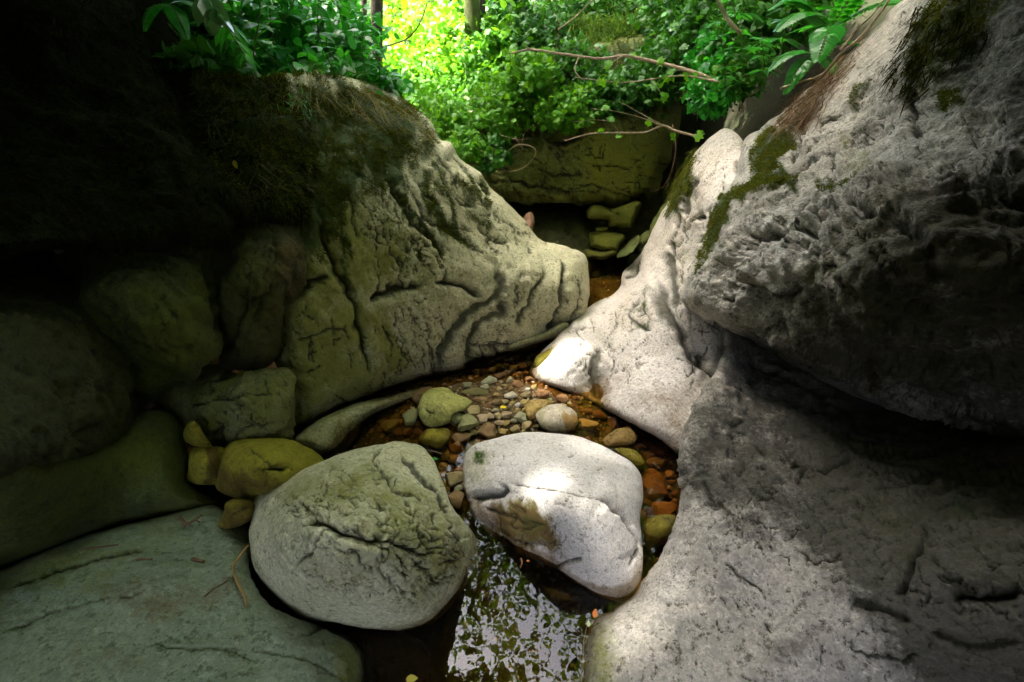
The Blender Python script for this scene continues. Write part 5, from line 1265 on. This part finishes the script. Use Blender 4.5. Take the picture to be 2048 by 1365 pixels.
# sunlit slope in the top middle
far = [
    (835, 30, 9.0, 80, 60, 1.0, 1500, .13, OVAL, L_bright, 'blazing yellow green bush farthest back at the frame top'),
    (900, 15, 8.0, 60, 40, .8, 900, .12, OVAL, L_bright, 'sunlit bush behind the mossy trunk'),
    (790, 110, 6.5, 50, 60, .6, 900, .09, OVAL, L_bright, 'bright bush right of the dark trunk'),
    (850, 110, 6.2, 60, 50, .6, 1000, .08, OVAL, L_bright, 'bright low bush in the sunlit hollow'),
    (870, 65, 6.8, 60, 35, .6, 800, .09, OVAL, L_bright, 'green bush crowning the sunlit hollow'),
    (895, 80, 5.6, 30, 40, .4, 500, .08, LOBED, L_bright, 'ivy clump on the outcrop left of the mossy trunk'),
    (830, 170, 5.2, 60, 40, .5, 900, .07, OVAL, L_mid, 'green bush above the crest of the pale wall'),
    (880, 190, 4.8, 50, 40, .4, 800, .06, LOBED, L_mid, 'small leaved bush beside the rock column'),
    (900, 240, 4.4, 45, 40, .3, 600, .055, LOBED, L_mid, 'leafy clump below the rock column'),
    (920, 140, 5.2, 60, 45, .4, 900, .07, LOBED, L_bright, 'sunlit clump at the foot of the mossy trunk'),
    (975, 190, 4.6, 35, 50, .3, 600, .06, LOBED, L_mid, 'clump trailing down the left side of the cliff'),
    (985, 110, 4.9, 55, 60, .3, 900, .08, LOBED, L_mid, 'ivy covered hump right of the mossy trunk'),
    (1020, 50, 5.2, 50, 50, .4, 700, .09, LOBED, L_dark, 'ivy mass at the frame top above the cliff'),
    (1005, 225, 4.2, 45, 45, .25, 800, .055, LOBED, L_mid, 'bright ivy curtain on the left part of the cliff'),
    (1060, 170, 4.3, 60, 55, .3, 800, .08, LOBED, L_mid, 'dense ivy over the middle of the cliff top'),
    (1080, 90, 4.8, 60, 50, .3, 800, .07, LOBED, L_dark, 'dark ivy behind the long bare branch'),
    (1130, 220, 4.1, 60, 35, .25, 700, .055, LOBED, L_mid, 'ivy fringe over the green cliff face'),
    (1140, 140, 4.5, 60, 50, .35, 700, .06, LOBED, L_dark, 'dark ivy under the long bare branch'),
    (1210, 190, 4.2, 60, 35, .25, 600, .07, LOBED, L_dark, 'ivy hanging above the smooth green cliff'),
    (1270, 170, 4.1, 50, 40, .25, 550, .055, LOBED, L_dark, 'dark ivy near the right end of the cliff'),
    (1330, 130, 4.2, 60, 60, .3, 800, .06, LOBED, L_dark, 'shaded ivy beside the dark crevice'),
    (1100, 20, 5.6, 80, 40, .5, 800, .08, OVAL, L_dark, 'shaded bush at the frame top middle'),
    (1230, 20, 5.4, 80, 40, .5, 800, .08, OVAL, L_dark, 'shaded bush at the frame top right of the middle'),
    (1340, 40, 4.8, 60, 50, .4, 800, .07, LOBED, L_dark, 'dark leafy mass left of the broad leaved plants'),
    (1420, 60, 3.9, 60, 60, .3, 900, .07, LOBED, L_dark, 'leafy shrub over the top of the right bank'),
    (1430, 130, 3.6, 50, 50, .25, 800, .06, LOBED, L_herb, 'leafy shrub in front of the crevice'),
    (1420, 190, 3.4, 40, 35, .2, 500, .05, OVAL, L_herb, 'small leafy clump at the top of the smooth rock'),
    (1500, 60, 3.6, 70, 60, .3, 900, .07, OVAL, L_dark, 'green shrub behind the fern'),
    (1490, 140, 3.3, 50, 45, .2, 500, .055, OVAL, L_dark, 'low dark clump behind the craggy shoulder'),
    (1600, 20, 3.5, 80, 50, .3, 700, .08, OVAL, L_dark, 'dark shrub behind the craggy rock crest'),
    (1540, -10, 4.0, 80, 50, .4, 700, .08, OVAL, L_dark, 'dark shrub at the frame top right'),
    (985, 310, 4.0, 40, 30, .2, 250, .05, LOBED, L_dark, 'thin trailing leaves at the lower left of the cliff'),
    (930, 290, 4.0, 40, 25, .2, 350, .05, LOBED, L_mid, 'small leaves peeping over the crest of the wall'),
]
for (u, v, y, ru, rv, rd, n, s, T, m, lab) in far:
    bush(u, v, y, ru * 1.1, rv * 1.1, rd, int(n * 1.7), s * .78, T, m, 'ivy' if 'ivy' in lab else 'shrub', lab, 'ivy' if 'ivy' in lab else 'shrub', 'leafy growth behind the gorge')
# more growth farther up the slope, partly seen through the gaps
kk = 0
for y in (5.8, 7.2, 9.0, 11.0):
    for u in range(520, 1700, 120):
        uu = u + RNG.uniform(-40, 40); g = px(uu, 60, 'y', y)
        z = float(terrain_h(np.array([g[0]]), np.array([y]))[0])
        bb = (682.5 - 0) ; 
        c = np.array([g[0], y, z + .35]); rel = c - CAM
        cz = rel[1] * CT - rel[2] * ST; vv = 682.5 - F * (rel[1] * ST + rel[2] * CT) / cz; u2 = 1024 + F * rel[0] / cz
        if vv < -330: continue
        kk += 1
        bush(u2, vv, y, 110, 70, .6, 420, .12, OVAL, L_bright if (740 < u2 < 930) else L_dark, 'shrub', 'bush of the leafy slope rising behind the gorge', 'shrub', 'bushes of the leafy slope', stem=True, stems=3)  # brighter leaf colour paints the sunlit glow on the middle bushes

# grassy slope patch on the right of the cliff top
def grass_patch(u, v, y, ru, rv, rd, n, ln, lab, mat):
    c = px(u, v, 'y', y); tt = solve_t(u, v, 'y', y); rx, rz = ru / F * tt, rv / F * tt
    P = c + RNG.uniform(-1, 1, (n, 3)) * np.array([rx, rd, rz]); P[:, 1] = c[1] + (P[:, 2] - c[2]) * .7 + RNG.normal(size=n) * .05
    cl = rnd(n // 14 + 1) * .0 + P[RNG.integers(0, n, n // 14 + 1)]
    P = cl[RNG.integers(0, len(cl), n)] + rnd(n) * .03
    d = rnd(n) * .45 + np.array([-.35, -.5, .25])
    V, Fc = scatter((BLADE[0] * np.array([.8, 1, 1]), BLADE[1]), P, d, np.array([0, -.4, .7]) + rnd(n) * .3, ln * RNG.uniform(.4, 1.2, n))
    o = link_mesh('grass_tuft', V, Fc, mat, loc=c, smooth=False); tag(o, lab, 'grass')
# a mossy earth shelf carries it
rock('earth_shelf', 'mossy earth shelf with grass above the right end of the cliff', 'bank',
     [(1040, 140), (1100, 60), (1180, 20), (1260, -60), (1420, -80), (1460, 60), (1420, 160), (1340, 220), (1220, 200), (1100, 190)],
     [(1050, 150, 4.9), (1200, 190, 4.6), (1400, 180, 4.4), (1200, 60, 5.4), (1350, -40, 5.2)], M_mossbank, T=.2, R=40, thick=.8, step=6, disp=d_mossbank, jit=8, masks={'moss': [.9]})
grass_patch(1210, 110, 4.75, 100, 60, .3, 5200, .11, 'soft arching grass on the earth shelf above the cliff', leaf_material('soft_grass', (0.06, 0.16, 0.012), (0.14, 0.26, 0.03), .4, .5, .3))
# rock column between bushes
slabstone('rock_column', 'grey rock column showing between the bushes left of the cliff', [(925, 190), (940, 180), (955, 200), (960, 240), (955, 290), (965, 320), (950, 330), (930, 300), (922, 240)], [(930, 200, 4.7), (955, 210, 4.7), (945, 320, 4.4)], mat=M_wall, T=.15, algae=.3, amp=.03)

# ferns and broad leaves over the right bank
fern(px(1660, 60, 'y', 2.75), [(-.9, -.3, .15), (-.5, -.8, -.2), (.7, -.4, .3), (-.8, .2, .4), (0, -.6, .6)], .34, L_herb, 'large fern arching over the crest of the craggy rock')
fern(px(1625, 110, 'y', 2.6), [(-.6, -.5, -.5), (-.9, -.2, -.1), (.2, -.6, -.3), (.9, -.2, .25)], .22, L_herb, 'smaller fern hanging on the edge of the craggy rock')
for (u, v, y, h, sz, lab) in [(1560, 90, 2.9, .32, .15, 'broad leaved plant left of the large fern'), (1500, 110, 3.0, .35, .13, 'broad leaved plant over the mossy shoulder'), (1610, 60, 3.0, .4, .17, 'tall plant with long leaves at the top right of the greenery'), (1450, 150, 3.1, .3, .10, 'plant with small leaves beside the crevice'), (1530, 150, 2.8, .2, .10, 'low plant on the shoulder of the craggy rock'), (1470, 60, 3.3, .4, .14, 'plant standing behind the bare branch end')]:
    r0 = px(u, v + 20, 'y', y); herb(r0, r0 + np.array([RNG.normal() * .1 - .05, -.1, h]), 5, sz, L_herb, 'leafy_herb', lab, 'plant', 'broad leaved herbs on the right bank', per=5)
# light green leaves sprig in the top middle
r0 = px(1000, -20, 'y', 3.6); herb(r0, px(1018, 55, 'y', 3.4), 3, .13, leaf_material('lime_leaf', (0.10, 0.34, 0.02), (0.16, 0.42, 0.03), .5, .4, .4), 'leafy_sprig', 'lime green sprig hanging at the top middle', 'branch', per=3, T=OVAL, droop=-.5)

# --- bare branches ------------------------------------------------------------
def branch(name, label, pts, r0, r1, mat=B_twig, cat='branch', subs=(), group=None, leaves=0, lmat=None, lsize=.06):
    P = [px(*p) if len(p) == 4 else px(p[0], p[1], 'y', p[2]) for p in pts]
    t = empty(name, P[0], label, cat, group)
    mb = MB(); mb.tube(P, r0, r1, 7, 6, .12); mb.build('stem', mat, t)
    for s_ in subs:
        Q = [px(p[0], p[1], 'y', p[2]) for p in s_]; m2 = MB(); m2.tube(Q, r1 * .9, r1 * .35, 5, 5, .1); m2.build('side_twig', mat, t)
    if leaves:
        C = smooth_poly3(np.array(P), 12); allc = [C] + [smooth_poly3(np.array([px(p[0], p[1], 'y', p[2]) for p in s_]), 8) for s_ in subs]
        C = np.concatenate(allc); ix = RNG.integers(0, len(C), leaves)
        V, Fc = scatter(LOBED, C[ix] + rnd(leaves) * .02, rnd(leaves) + np.array([0, -.3, -.3]), np.array([0, -.5, .7]) + rnd(leaves) * .3, lsize * RNG.uniform(.6, 1.2, leaves))
        link_mesh('leaves', V, Fc, lmat or L_mid, parent=t)
    return t
branch('bare_branch', 'long bare pale branch crossing the greenery above the cliff', [(1440, 170, 3.3), (1400, 150, 3.35), (1340, 132, 3.45), (1280, 118, 3.5), (1245, 112, 3.5), (1200, 118, 3.55), (1120, 108, 3.6), (1062, 100, 3.6), (1020, 108, 3.65)], .014, .006,
       subs=[[(1158, 114, 3.57), (1150, 140, 3.5), (1165, 160, 3.45)], [(1062, 100, 3.6), (1048, 90, 3.6)], [(1245, 112, 3.5), (1225, 125, 3.4)]], leaves=14)
branch('bare_branch', 'forked bare branch in front of the green cliff face', [(1400, 275, 3.2), (1350, 262, 3.3), (1325, 252, 3.35), (1290, 265, 3.4), (1235, 266, 3.45), (1180, 268, 3.5), (1130, 282, 3.5)], .009, .003,
       subs=[[(1325, 252, 3.35), (1280, 235, 3.4), (1225, 222, 3.45), (1180, 218, 3.5)], [(1237, 266, 3.45), (1225, 248, 3.4), (1195, 240, 3.4), (1145, 245, 3.45)], [(1350, 262, 3.3), (1290, 232, 3.3), (1225, 195, 3.4)]], leaves=10)
branch('bare_branch', 'thin twiggy branch between the long one and the forked one', [(1440, 165, 3.2), (1370, 152, 3.3), (1310, 158, 3.35), (1240, 165, 3.4), (1150, 155, 3.5)], .006, .002, subs=[[(1300, 158, 3.35), (1318, 180, 3.3), (1320, 195, 3.3)]], leaves=12)
branch('bare_branch', 'smooth brown stem dropping from the frame top right of the middle', [(1425, -20, 3.0), (1445, 20, 3.0), (1460, 45, 2.95), (1482, 66, 2.9)], .012, .010)
branch('bare_branch', 'thin stem curving across the sunlit hollow at top left of centre', [(765, 95, 3.9), (810, 80, 4.0), (835, 55, 4.0), (850, 20, 4.1), (860, -20, 4.1)], .006, .004, mat=B_brown, leaves=10, lmat=L_bright)
branch('bare_branch', 'thin bare twig rising to the frame top above the cliff', [(1115, 60, 4.0), (1150, 35, 3.95), (1180, 5, 3.9), (1200, -15, 3.9)], .005, .004)
branch('root_tangle', 'tangle of fine pale roots hanging below the ivy left of the cliff', [(1020, 300, 3.8), (1035, 290, 3.75), (1060, 292, 3.75), (1072, 305, 3.75), (1055, 330, 3.8), (1030, 342, 3.85), (1000, 342, 3.85)], .004, .002, cat='roots',
       subs=[[(1030, 275, 3.8), (1045, 300, 3.75), (1025, 315, 3.8)], [(1000, 270, 3.8), (1040, 280, 3.75), (1060, 275, 3.75)], [(960, 300, 3.8), (985, 320, 3.8), (1010, 340, 3.8)], [(1045, 285, 3.8), (1050, 265, 3.8), (1070, 250, 3.85)]])
branch('vine', 'thin hanging vine in the dark crevice beside the smooth rock', [(1345, 250, 3.6), (1352, 300, 3.5), (1340, 350, 3.45), (1325, 375, 3.45), (1300, 385, 3.5)], .003, .002, mat=B_brown)
branch('vine', 'straight thin vine hanging over the cliff among the ivy', [(1120, 40, 4.2), (1110, 120, 4.1), (1100, 200, 4.0), (1090, 240, 3.95)], .003, .002, mat=B_brown)
# sticks and roots on the craggy shoulder
branch('dry_stick', 'long dry stick lying along the edge of the craggy shoulder', [(1562, 178, 2.5), (1600, 165, 2.5), (1645, 150, 2.45), (1680, 110, 2.4), (1720, 75, 2.4), (1765, 20, 2.4), (1790, -20, 2.4)], .008, .005, cat='stick')
branch('dry_stick', 'thin dry stick above the long one on the craggy crest', [(1700, 80, 2.45), (1712, 60, 2.45), (1745, 30, 2.4), (1775, -10, 2.4)], .005, .003, cat='stick', subs=[[(1715, 60, 2.45), (1718, 45, 2.43)]])
branch('dry_stick', 'short forked stick near the large fern', [(1680, 100, 2.4), (1700, 78, 2.4), (1708, 62, 2.4)], .006, .004, cat='stick')
hanging('root_mat', 'mat of dry reddish roots hanging on the craggy shoulder', 'roots', [(1590, 205), (1680, 120), (1720, 90), (1700, 150), (1650, 220), (1600, 260), (1560, 240)], 900, .16, L_root, src=CRAG, wid=.5)
hanging('root_mat', 'dark roots and moss dangling high on the right side', 'roots', [(1830, 60), (1960, 0), (2000, 60), (1880, 200), (1830, 180)], 700, .10, L_mossd, src=CRAG, wid=.6)
hanging('moss_fringe', 'shaggy green moss fringe where the smooth rock meets the dark crevice', 'moss', [(1340, 330), (1380, 290), (1400, 300), (1380, 380), (1340, 430)], 900, .06, L_moss, src=SCUL, wid=.7)

# --- twigs, leaves on rocks ---------------------------------------------------
def twig_on(name, label, pts, r, mat=B_brown, cat='twig', subs=()):
    """pts: (u,v,z)"""
    P = [px(p[0], p[1], 'z', p[2]) for p in pts]; t = empty(name, P[0], label, cat)
    mb = MB(); mb.tube(P, r, r * .7, 6, 5, .15); mb.build('stem', mat, t)
    for s_ in subs:
        m2 = MB(); m2.tube([px(p[0], p[1], 'z', p[2]) for p in s_], r * .6, r * .3, 5, 4); m2.build('side_twig', mat, t)
def surf_z(label, u, v):
    R_ = ROCKS[label]; i = np.argmin(((R_['UV'] - np.array([u, v])) ** 2).sum(1)); return R_['P'][i]
SLAB = 'broad flat grey slab filling the lower left corner'
def twig_slab(name, label, uv, r, mat=B_brown, cat='twig', lift=1.0, src=SLAB):
    P = [surf_z(src, *p) + np.array([0, 0, r * lift]) for p in uv]; t = empty(name, P[0], label, cat)
    mb = MB(); mb.tube(P, r, r * .6, 6, 5, .2); mb.build('stem', mat, t)
twig_slab('bark_piece', 'short thick brown bark piece on the middle of the flat slab', [(387, 1121), (398, 1124), (411, 1128)], .006)
twig_slab('twig', 'short thin brown twig on the slab left of the bark piece', [(275, 1125), (290, 1121), (304, 1120)], .0035)
twig_slab('twig', 'dark twig lying on the green upper part of the slab', [(170, 1104), (190, 1100), (215, 1096), (236, 1094)], .0035)
twig_slab('twig', 'thin brown twig on the slab below the bark piece', [(408, 1200), (425, 1188), (440, 1180), (453, 1174)], .003)
twig_on('curved_twig', 'golden brown curved stick leaning between the slab and the left boulder', [(497, 1090, .20), (478, 1115, .205), (466, 1135, .21), (475, 1165, .22), (488, 1190, .22), (493, 1215, .20)], .0045, bark_material('gold_twig', (0.22, 0.14, 0.04), (0.34, 0.22, 0.07)), cat='stick')
twig_on('root_piece', 'dark rotten root piece at the top edge of the slab', [(360, 1035, .19), (372, 1048, .19), (390, 1040, .19), (404, 1030, .19)], .006, subs=[[(372, 1048, .19), (370, 1056, .18)], [(390, 1040, .19), (400, 1046, .18)]])
twig_on('twig', 'long thin pale twig arching over the dark water above the left boulder', [(832, 897, .06), (850, 900, .07), (868, 903, .07), (884, 908, .05)], .0022, B_twig)
twig_on('twig', 'fine pale twig lying over the brown water near the right bank', [(1306, 925, .01), (1312, 931, .01), (1319, 936, .01)], .0015, B_twig)
twig_on('twig', 'slim reddish twig standing in the pool against the centre boulder', [(1042, 1117, .01), (1044, 1126, .012), (1040, 1137, .006)], .003, bark_material('red_twig', (0.3, 0.13, 0.05), (0.4, 0.2, 0.08)))
twig_on('grass_stalk', 'thin pale stalk along the foot of the right bank in the pool', [(1176, 1245, .02), (1168, 1280, .01), (1166, 1320, .01), (1162, 1370, .01)], .0016, B_twig, cat='stalk')
def fallen(label, pos, size, col, d=None, T=OVAL, n=None):
    m = leaf_material('fallen_leaf', col, tuple(min(1, c * 1.2) for c in col), .3, .5, .3)
    V, Fc = scatter(T, np.array([[0, 0, 0.]]), np.array([d if d is not None else (1, .2, 0)], float), np.array([n if n is not None else (0, 0, 1)], float), size)
    V2 = V - V.mean(0); V2 = np.concatenate([V2, V2 - np.array([0, 0, .0012])]); k = len(V)
    o = link_mesh('fallen_leaf', V2 + pos, [Fc, Fc[:, ::-1] + k], m, loc=np.array(pos, float)); tag(o, label, 'leaf')
fallen('yellow fallen leaf on the pebbles above the pinkish stone', px(1006, 814, 'z', .06), .035, (.75, .62, .02))
fallen('green fallen leaf stuck to the left side of the largest green stone', px(846, 803, 'z', .05), .04, (.01, .2, .04), (.4, .9, .3))
fallen('small green leaf in the gap below the orange tan stone', px(868, 918, 'z', .03), .03, (.03, .3, .04))
fallen('pale yellow leaf in the brown water at the bottom of the frame', px(822, 1358, 'z', .012), .035, (.55, .5, .08))
fallen('orange fallen leaf at the edge of the right bank by the pool', px(1190, 1228, 'z', .10), .026, (.5, .16, .03), (.3, .8, .4))
fallen('pale green leaf tip beside the orange leaf by the pool', px(1177, 1248, 'z', .08), .018, (.55, .6, .3), (.1, .9, .6))
fallen('tiny orange leaf floating against the centre boulder', px(1056, 1122, 'z', .006), .014, (.6, .2, .03))
fallen('small yellow leaf caught on the dark mossy bank', px(470, 328, 'y', 1.78), .03, (.55, .42, .05), (.2, -.3, -.9), n=(0, -1, .3))

# --- trees --------------------------------------------------------------------
def tree_trunk(t, pts, r0, r1, mat, limbs=(), name='trunk'):
    mb = MB(); mb.tube(pts, r0, r1, 12, 7, .10); tr = mb.build(name, mat, t)
    for Lp, a, b in limbs:
        m2 = MB(); m2.tube(Lp, a, b, 7, 6, .1); m2.build('limb', mat, t)

LIT = [(px(1110, 930, 'z', .42), .17), (px(1040, 900, 'z', .36), .12), (px(1190, 950, 'z', .42), .15), (px(1100, 1010, 'z', .42), .12), (px(1200, 1060, 'z', .42), .17), (px(1220, 1150, 'z', .3), .12),
       (px(1140, 720, 'z', .14), .19), (px(1100, 755, 'z', .06), .12), (px(1220, 690, 'y', 2.15), .12), (px(1190, 640, 'z', .14), .12), (px(1300, 730, 'y', 1.95), .06), (px(1370, 690, 'y', 1.9), .07), 
       (px(1285, 1245, 'z', .2), .025), (px(1300, 1310, 'z', .2), .035), (px(1200, 880, 'z', .2), .08), (px(1270, 560, 'y', 2.9), .1), (px(1355, 600, 'y', 2.3), .05), (px(1420, 770, 'y', 1.5), .06),
       (px(820, 215, 'y', 2.8), .12), (px(1650, 200, 'y', 2.3), .10), (px(1480, 300, 'y', 2.5), .06), (px(1540, 420, 'y', 1.9), .05)]
EYEC = px(1010, 1180, 'z', 0)
def canopy_density(P):
    x, y, z = P[:, 0], P[:, 1], P[:, 2]
    n = fbm(P * np.array([1, 1, .6]), .55, 4, .6)
    hole = np.exp(-((x / 1.9) ** 2 + ((y - 5.2) / 3.6) ** 2) ** 1.5)
    d = 1.0 + 0.5 * n
    d = d * (1 - .80 * hole) + hole * .55 * (n > -.05) 
    d = np.clip(d, 0, 1.6)
    dark = smoothstep(-1.5, -3.0, x) + smoothstep(1.0, 2.5, x) + smoothstep(0.5, -1.0, y)
    return np.clip(d * (1 + .8 * np.clip(dark, 0, 1)), 0, 2.4)
ntry = 330000
P = np.stack([RNG.uniform(-11, 9, ntry), RNG.uniform(-8, 15, ntry), RNG.uniform(7.2, 10.4, ntry)], 1)
P = P[RNG.uniform(size=ntry) * 2.4 < canopy_density(P)]
# extra unseen leaves added sunward to keep direct sun off the scene
nb = 34000; q_ = np.stack([RNG.uniform(-2.6, 2.6, nb), RNG.uniform(-.3, 4.2, nb), np.full(nb, .5)], 1)
P = np.concatenate([P, q_ + SDIR * ((RNG.uniform(7.4, 10.4, nb) - .5) / SDIR[2])[:, None]])
keep = np.ones(len(P), bool)
fmin = np.full(len(P), 9.0)
for c, r in LIT:
    rel = P - c; al = rel @ SDIR; pd = np.linalg.norm(rel - al[:, None] * SDIR, axis=1)
    R_ = (r * 1.65 + .07) * (1 + .5 * fbm(P, 2.2, 3))
    fmin = np.minimum(fmin, np.where(al > 0, pd / np.clip(R_, .03, None), 9.0))
keep &= RNG.uniform(size=len(P)) < .18 + fmin ** 3
# the clearing over the sunlit slope beyond the gorge
for c, r in ((np.array([-1.2, 9.5, 2.6]), 3.4), (np.array([-.9, 6.6, 1.9]), 2.0), (np.array([-.5, 5.2, 1.6]), .8), (px(890, 150, 'y', 4.9), .35)):
    rel = P - c; al = rel @ SDIR; pd = np.linalg.norm(rel - al[:, None] * SDIR, axis=1)
    keep &= ~((pd < r) & (al > 0))
P = P[keep]
roots = [(-4.6, 3.6), (-4.8, .2), (-3.9, 6.6), (4.4, 1.0), (3.9, 4.6), (-1.5, -4.2), (3.0, -3.6), (2.6, 7.6), (-5.0, -3.6), (-3.0, 12.5), (2.5, 13.0)]
kinds = ['tall tree rooted on the left slope beside the gorge', 'tall tree on the left slope level with the viewer', 'tall tree on the far left slope', 'tall tree on the right slope near the viewer', 'tall tree on the right slope beyond the craggy rock', 'tree standing behind the viewer on the left', 'tree standing behind the viewer on the right', 'tree on the far right slope', 'tree on the slope far behind on the left', 'tree high on the slope straight ahead to the left', 'tree high on the slope straight ahead to the right']
D = np.stack([np.hypot(P[:, 0] - a * .8, P[:, 1] - b * .9) for a, b in roots], 1); own = D.argmin(1)
for i, (a, b) in enumerate(roots):
    z0 = float(terrain_h(np.array([a]), np.array([b]))[0])
    t = empty('canopy_tree', (a, b, z0), kinds[i] + ', its crown closing over the gorge', 'tree', 'trees leaning over the gorge')
    mine = P[own == i]
    if not len(mine): continue
    tgt = mine[RNG.integers(0, len(mine), 7)]
    top = np.array([a * .85, b * .9, 8.6 + .2 * max(z0 - 3, 0)])
    limbs = [([np.array([a * .95, b * .97, 5.2 + .3 * k]), (np.array([a * .92, b * .95, 7.0]) + q) / 2 + np.array([0, 0, .5]), q], .07, .012) for k, q in enumerate(tgt)]
    tree_trunk(t, [(a, b, z0 - .4), (a * .99 + .05, b, z0 + 1.5), (a * .93, b * .95, 6), tuple(top)], .20, .05, B_bark, limbs)
    n = len(mine)
    V, Fc = scatter(RHOMB, mine, rnd(n) * np.array([1, 1, .5]) + np.array([0, 0, -.2]), np.array([0, 0, 1.0]) + rnd(n) * .45, .19 * RNG.uniform(.5, 1.2, n))
    link_mesh('crown', V, Fc, L_canopy, parent=t, smooth=False)
# trunks seen at the top of the photo
def seen_tree(u, v, y, r, lab, mat, top_dx=0., crown=700, cz=4.6, name='tree', lean=0):
    g = px(u, v, 'y', y); z0 = float(terrain_h(np.array([g[0]]), np.array([g[1]]))[0]) - .2; z0 = min(z0, g[2] - .1)
    t = empty(name, (g[0], g[1], z0), lab, 'tree', None)
    g2 = px(u + lean, v - 260, 'y', y); sl_ = (g2[0] - g[0]) / (g2[2] - g[2]); top_dx += sl_ * (cz + .6 - g[2])
    tree_trunk(t, [(g[0] - sl_ * (g[2] - z0), g[1], z0), (g[0], g[1], g[2]), (g[0] + top_dx * .5, g[1], (g[2] + cz + .6) / 2), (g[0] + top_dx, g[1] + .1, cz + .6)], r, r * .5, mat,
               [([(g[0] + top_dx * .5, g[1], (g[2] + cz + .6) / 2), (g[0] + top_dx * .7 + s_ * .5, g[1], 4.2), (g[0] + top_dx + s_ * .8, g[1] + .2, cz)], r * .35, .01) for s_ in (-1, 1)])
    n = crown; Pc = np.array([g[0] + top_dx, g[1] + .2, cz + .4]) + rnd(n) * np.array([.8, .7, .45])
    V, Fc = scatter(RHOMB, Pc, rnd(n), np.array([0, 0, 1.0]) + rnd(n) * .5, .14 * RNG.uniform(.6, 1.2, n))
    link_mesh('crown', V, Fc, L_canopy, parent=t, smooth=False)
    return t
seen_tree(754, 90, 4.6, .06, 'dark straight trunk at the top left of the greenery', B_bark)
seen_tree(700, 60, 4.9, .025, 'thin trunk left of the dark straight one', B_bark, crown=200)
seen_tree(728, 60, 5.4, .035, 'slim trunk just left behind the dark straight one', B_bark, crown=200)
seen_tree(946, 130, 4.95, .09, 'sunlit moss covered trunk in the top middle', B_moss, top_dx=-.1)
seen_tree(965, 60, 5.0, .03, 'thin dark trunk touching the moss covered one', B_bark, crown=200)
seen_tree(878, 20, 8.5, .10, 'pale distant trunk in the sunlit clearing', B_moss, crown=300)
seen_tree(1345, 40, 5.0, .05, 'shaded trunk above the dark crevice', B_bark, crown=300)

# unseen leafy boughs added above the frame to shade the banks
def bough(center, half, n, size, root, label):
    c = np.array(center, float); h = np.array(half, float)
    cc = c + RNG.uniform(-1, 1, (n // 40, 3)) * h
    Pb = cc[RNG.integers(0, len(cc), n)] + rnd(n) * .16
    ok = np.ones(n, bool)
    for c0, r in LIT:
        rel = Pb - c0; al = rel @ SDIR; pd = np.linalg.norm(rel - al[:, None] * SDIR, axis=1); ok &= ~((pd < r + .12) & (al > 0))
    ok &= Pb[:, 2] > 1.75 + .12 * np.clip(Pb[:, 1], 0, 9)
    Pb = Pb[ok]; t = empty('shade_bough', root, label, 'bough', 'unseen boughs added to shade the banks')
    V, Fc = scatter(OVAL, Pb, rnd(len(Pb)) + np.array([0, 0, -.3]), np.array([0, 0, 1.0]) + rnd(len(Pb)) * .4, size * RNG.uniform(.6, 1.2, len(Pb)))
    link_mesh('leaves', V, Fc, L_canopy, parent=t, smooth=False)
    mb = MB()
    for k in range(6):
        e = cc[RNG.integers(len(cc))]; mb.tube([np.array(root, float), (np.array(root) + e) / 2 + np.array([0, 0, .3]), e], .03, .006, 6, 5)
    mb.build('stems', B_bark, t)
bough((2.0, .45, 2.4), (1.15, 1.3, .3), 34000, .14, (3.4, .5, 2.9), 'unseen leafy bough added to shade the lower right bank')
bough((-2.1, .9, 2.7), (.85, 1.7, .35), 20000, .14, (-3.4, 1.0, 2.8), 'unseen leafy bough added to shade the left rocks')
bough((0, -1.4, 2.8), (2.4, .9, .4), 14000, .14, (-2.6, -1.6, 2.6), 'unseen leafy bough added behind the viewer to block light')
EXPOSURE = 4.35

# ================================================================== LIGHT
SUN_EL = math.radians(68); SUN_AZ = math.radians(-100)   # azimuth from +y towards +x (negative = left)
SDIR = np.array([math.cos(SUN_EL) * math.sin(SUN_AZ), math.cos(SUN_EL) * math.cos(SUN_AZ), math.sin(SUN_EL)])
world = bpy.data.worlds.new("World"); sc.world = world; world.use_nodes = True
wt = world.node_tree; wt.nodes.clear()
wo = wt.nodes.new('ShaderNodeOutputWorld'); bg = wt.nodes.new('ShaderNodeBackground'); sky = wt.nodes.new('ShaderNodeTexSky')
sky.sky_type = 'NISHITA'; sky.sun_disc = False; sky.sun_elevation = SUN_EL; sky.sun_rotation = SUN_AZ
sky.air_density = 0.7; sky.dust_density = 8.0; sky.ozone_density = 0.2
bg.inputs['Strength'].default_value = 0.15
wt.links.new(sky.outputs[0], bg.inputs['Color']); wt.links.new(bg.outputs[0], wo.inputs['Surface'])
sd_ = bpy.data.lights.new('sun', 'SUN'); sd_.energy = 2.2; sd_.angle = math.radians(1.2); sd_.color = (1.0, 0.95, 0.88)
so = bpy.data.objects.new('sun', sd_); COL.objects.link(so)
so.rotation_euler = Vector(SDIR).to_track_quat('Z', 'Y').to_euler(); so.location = (-4, 3, 9)
sc.view_settings.view_transform = 'Standard'; sc.view_settings.look = 'None'; sc.view_settings.gamma = 1.0
sc.view_settings.exposure = EXPOSURE
sc.cycles.max_bounces = 8; sc.cycles.diffuse_bounces = 3; sc.cycles.glossy_bounces = 2; sc.cycles.transmission_bounces = 4
sc.cycles.transparent_max_bounces = 8
sc.cycles.use_denoising = True; sc.cycles.sample_clamp_indirect = 6.0
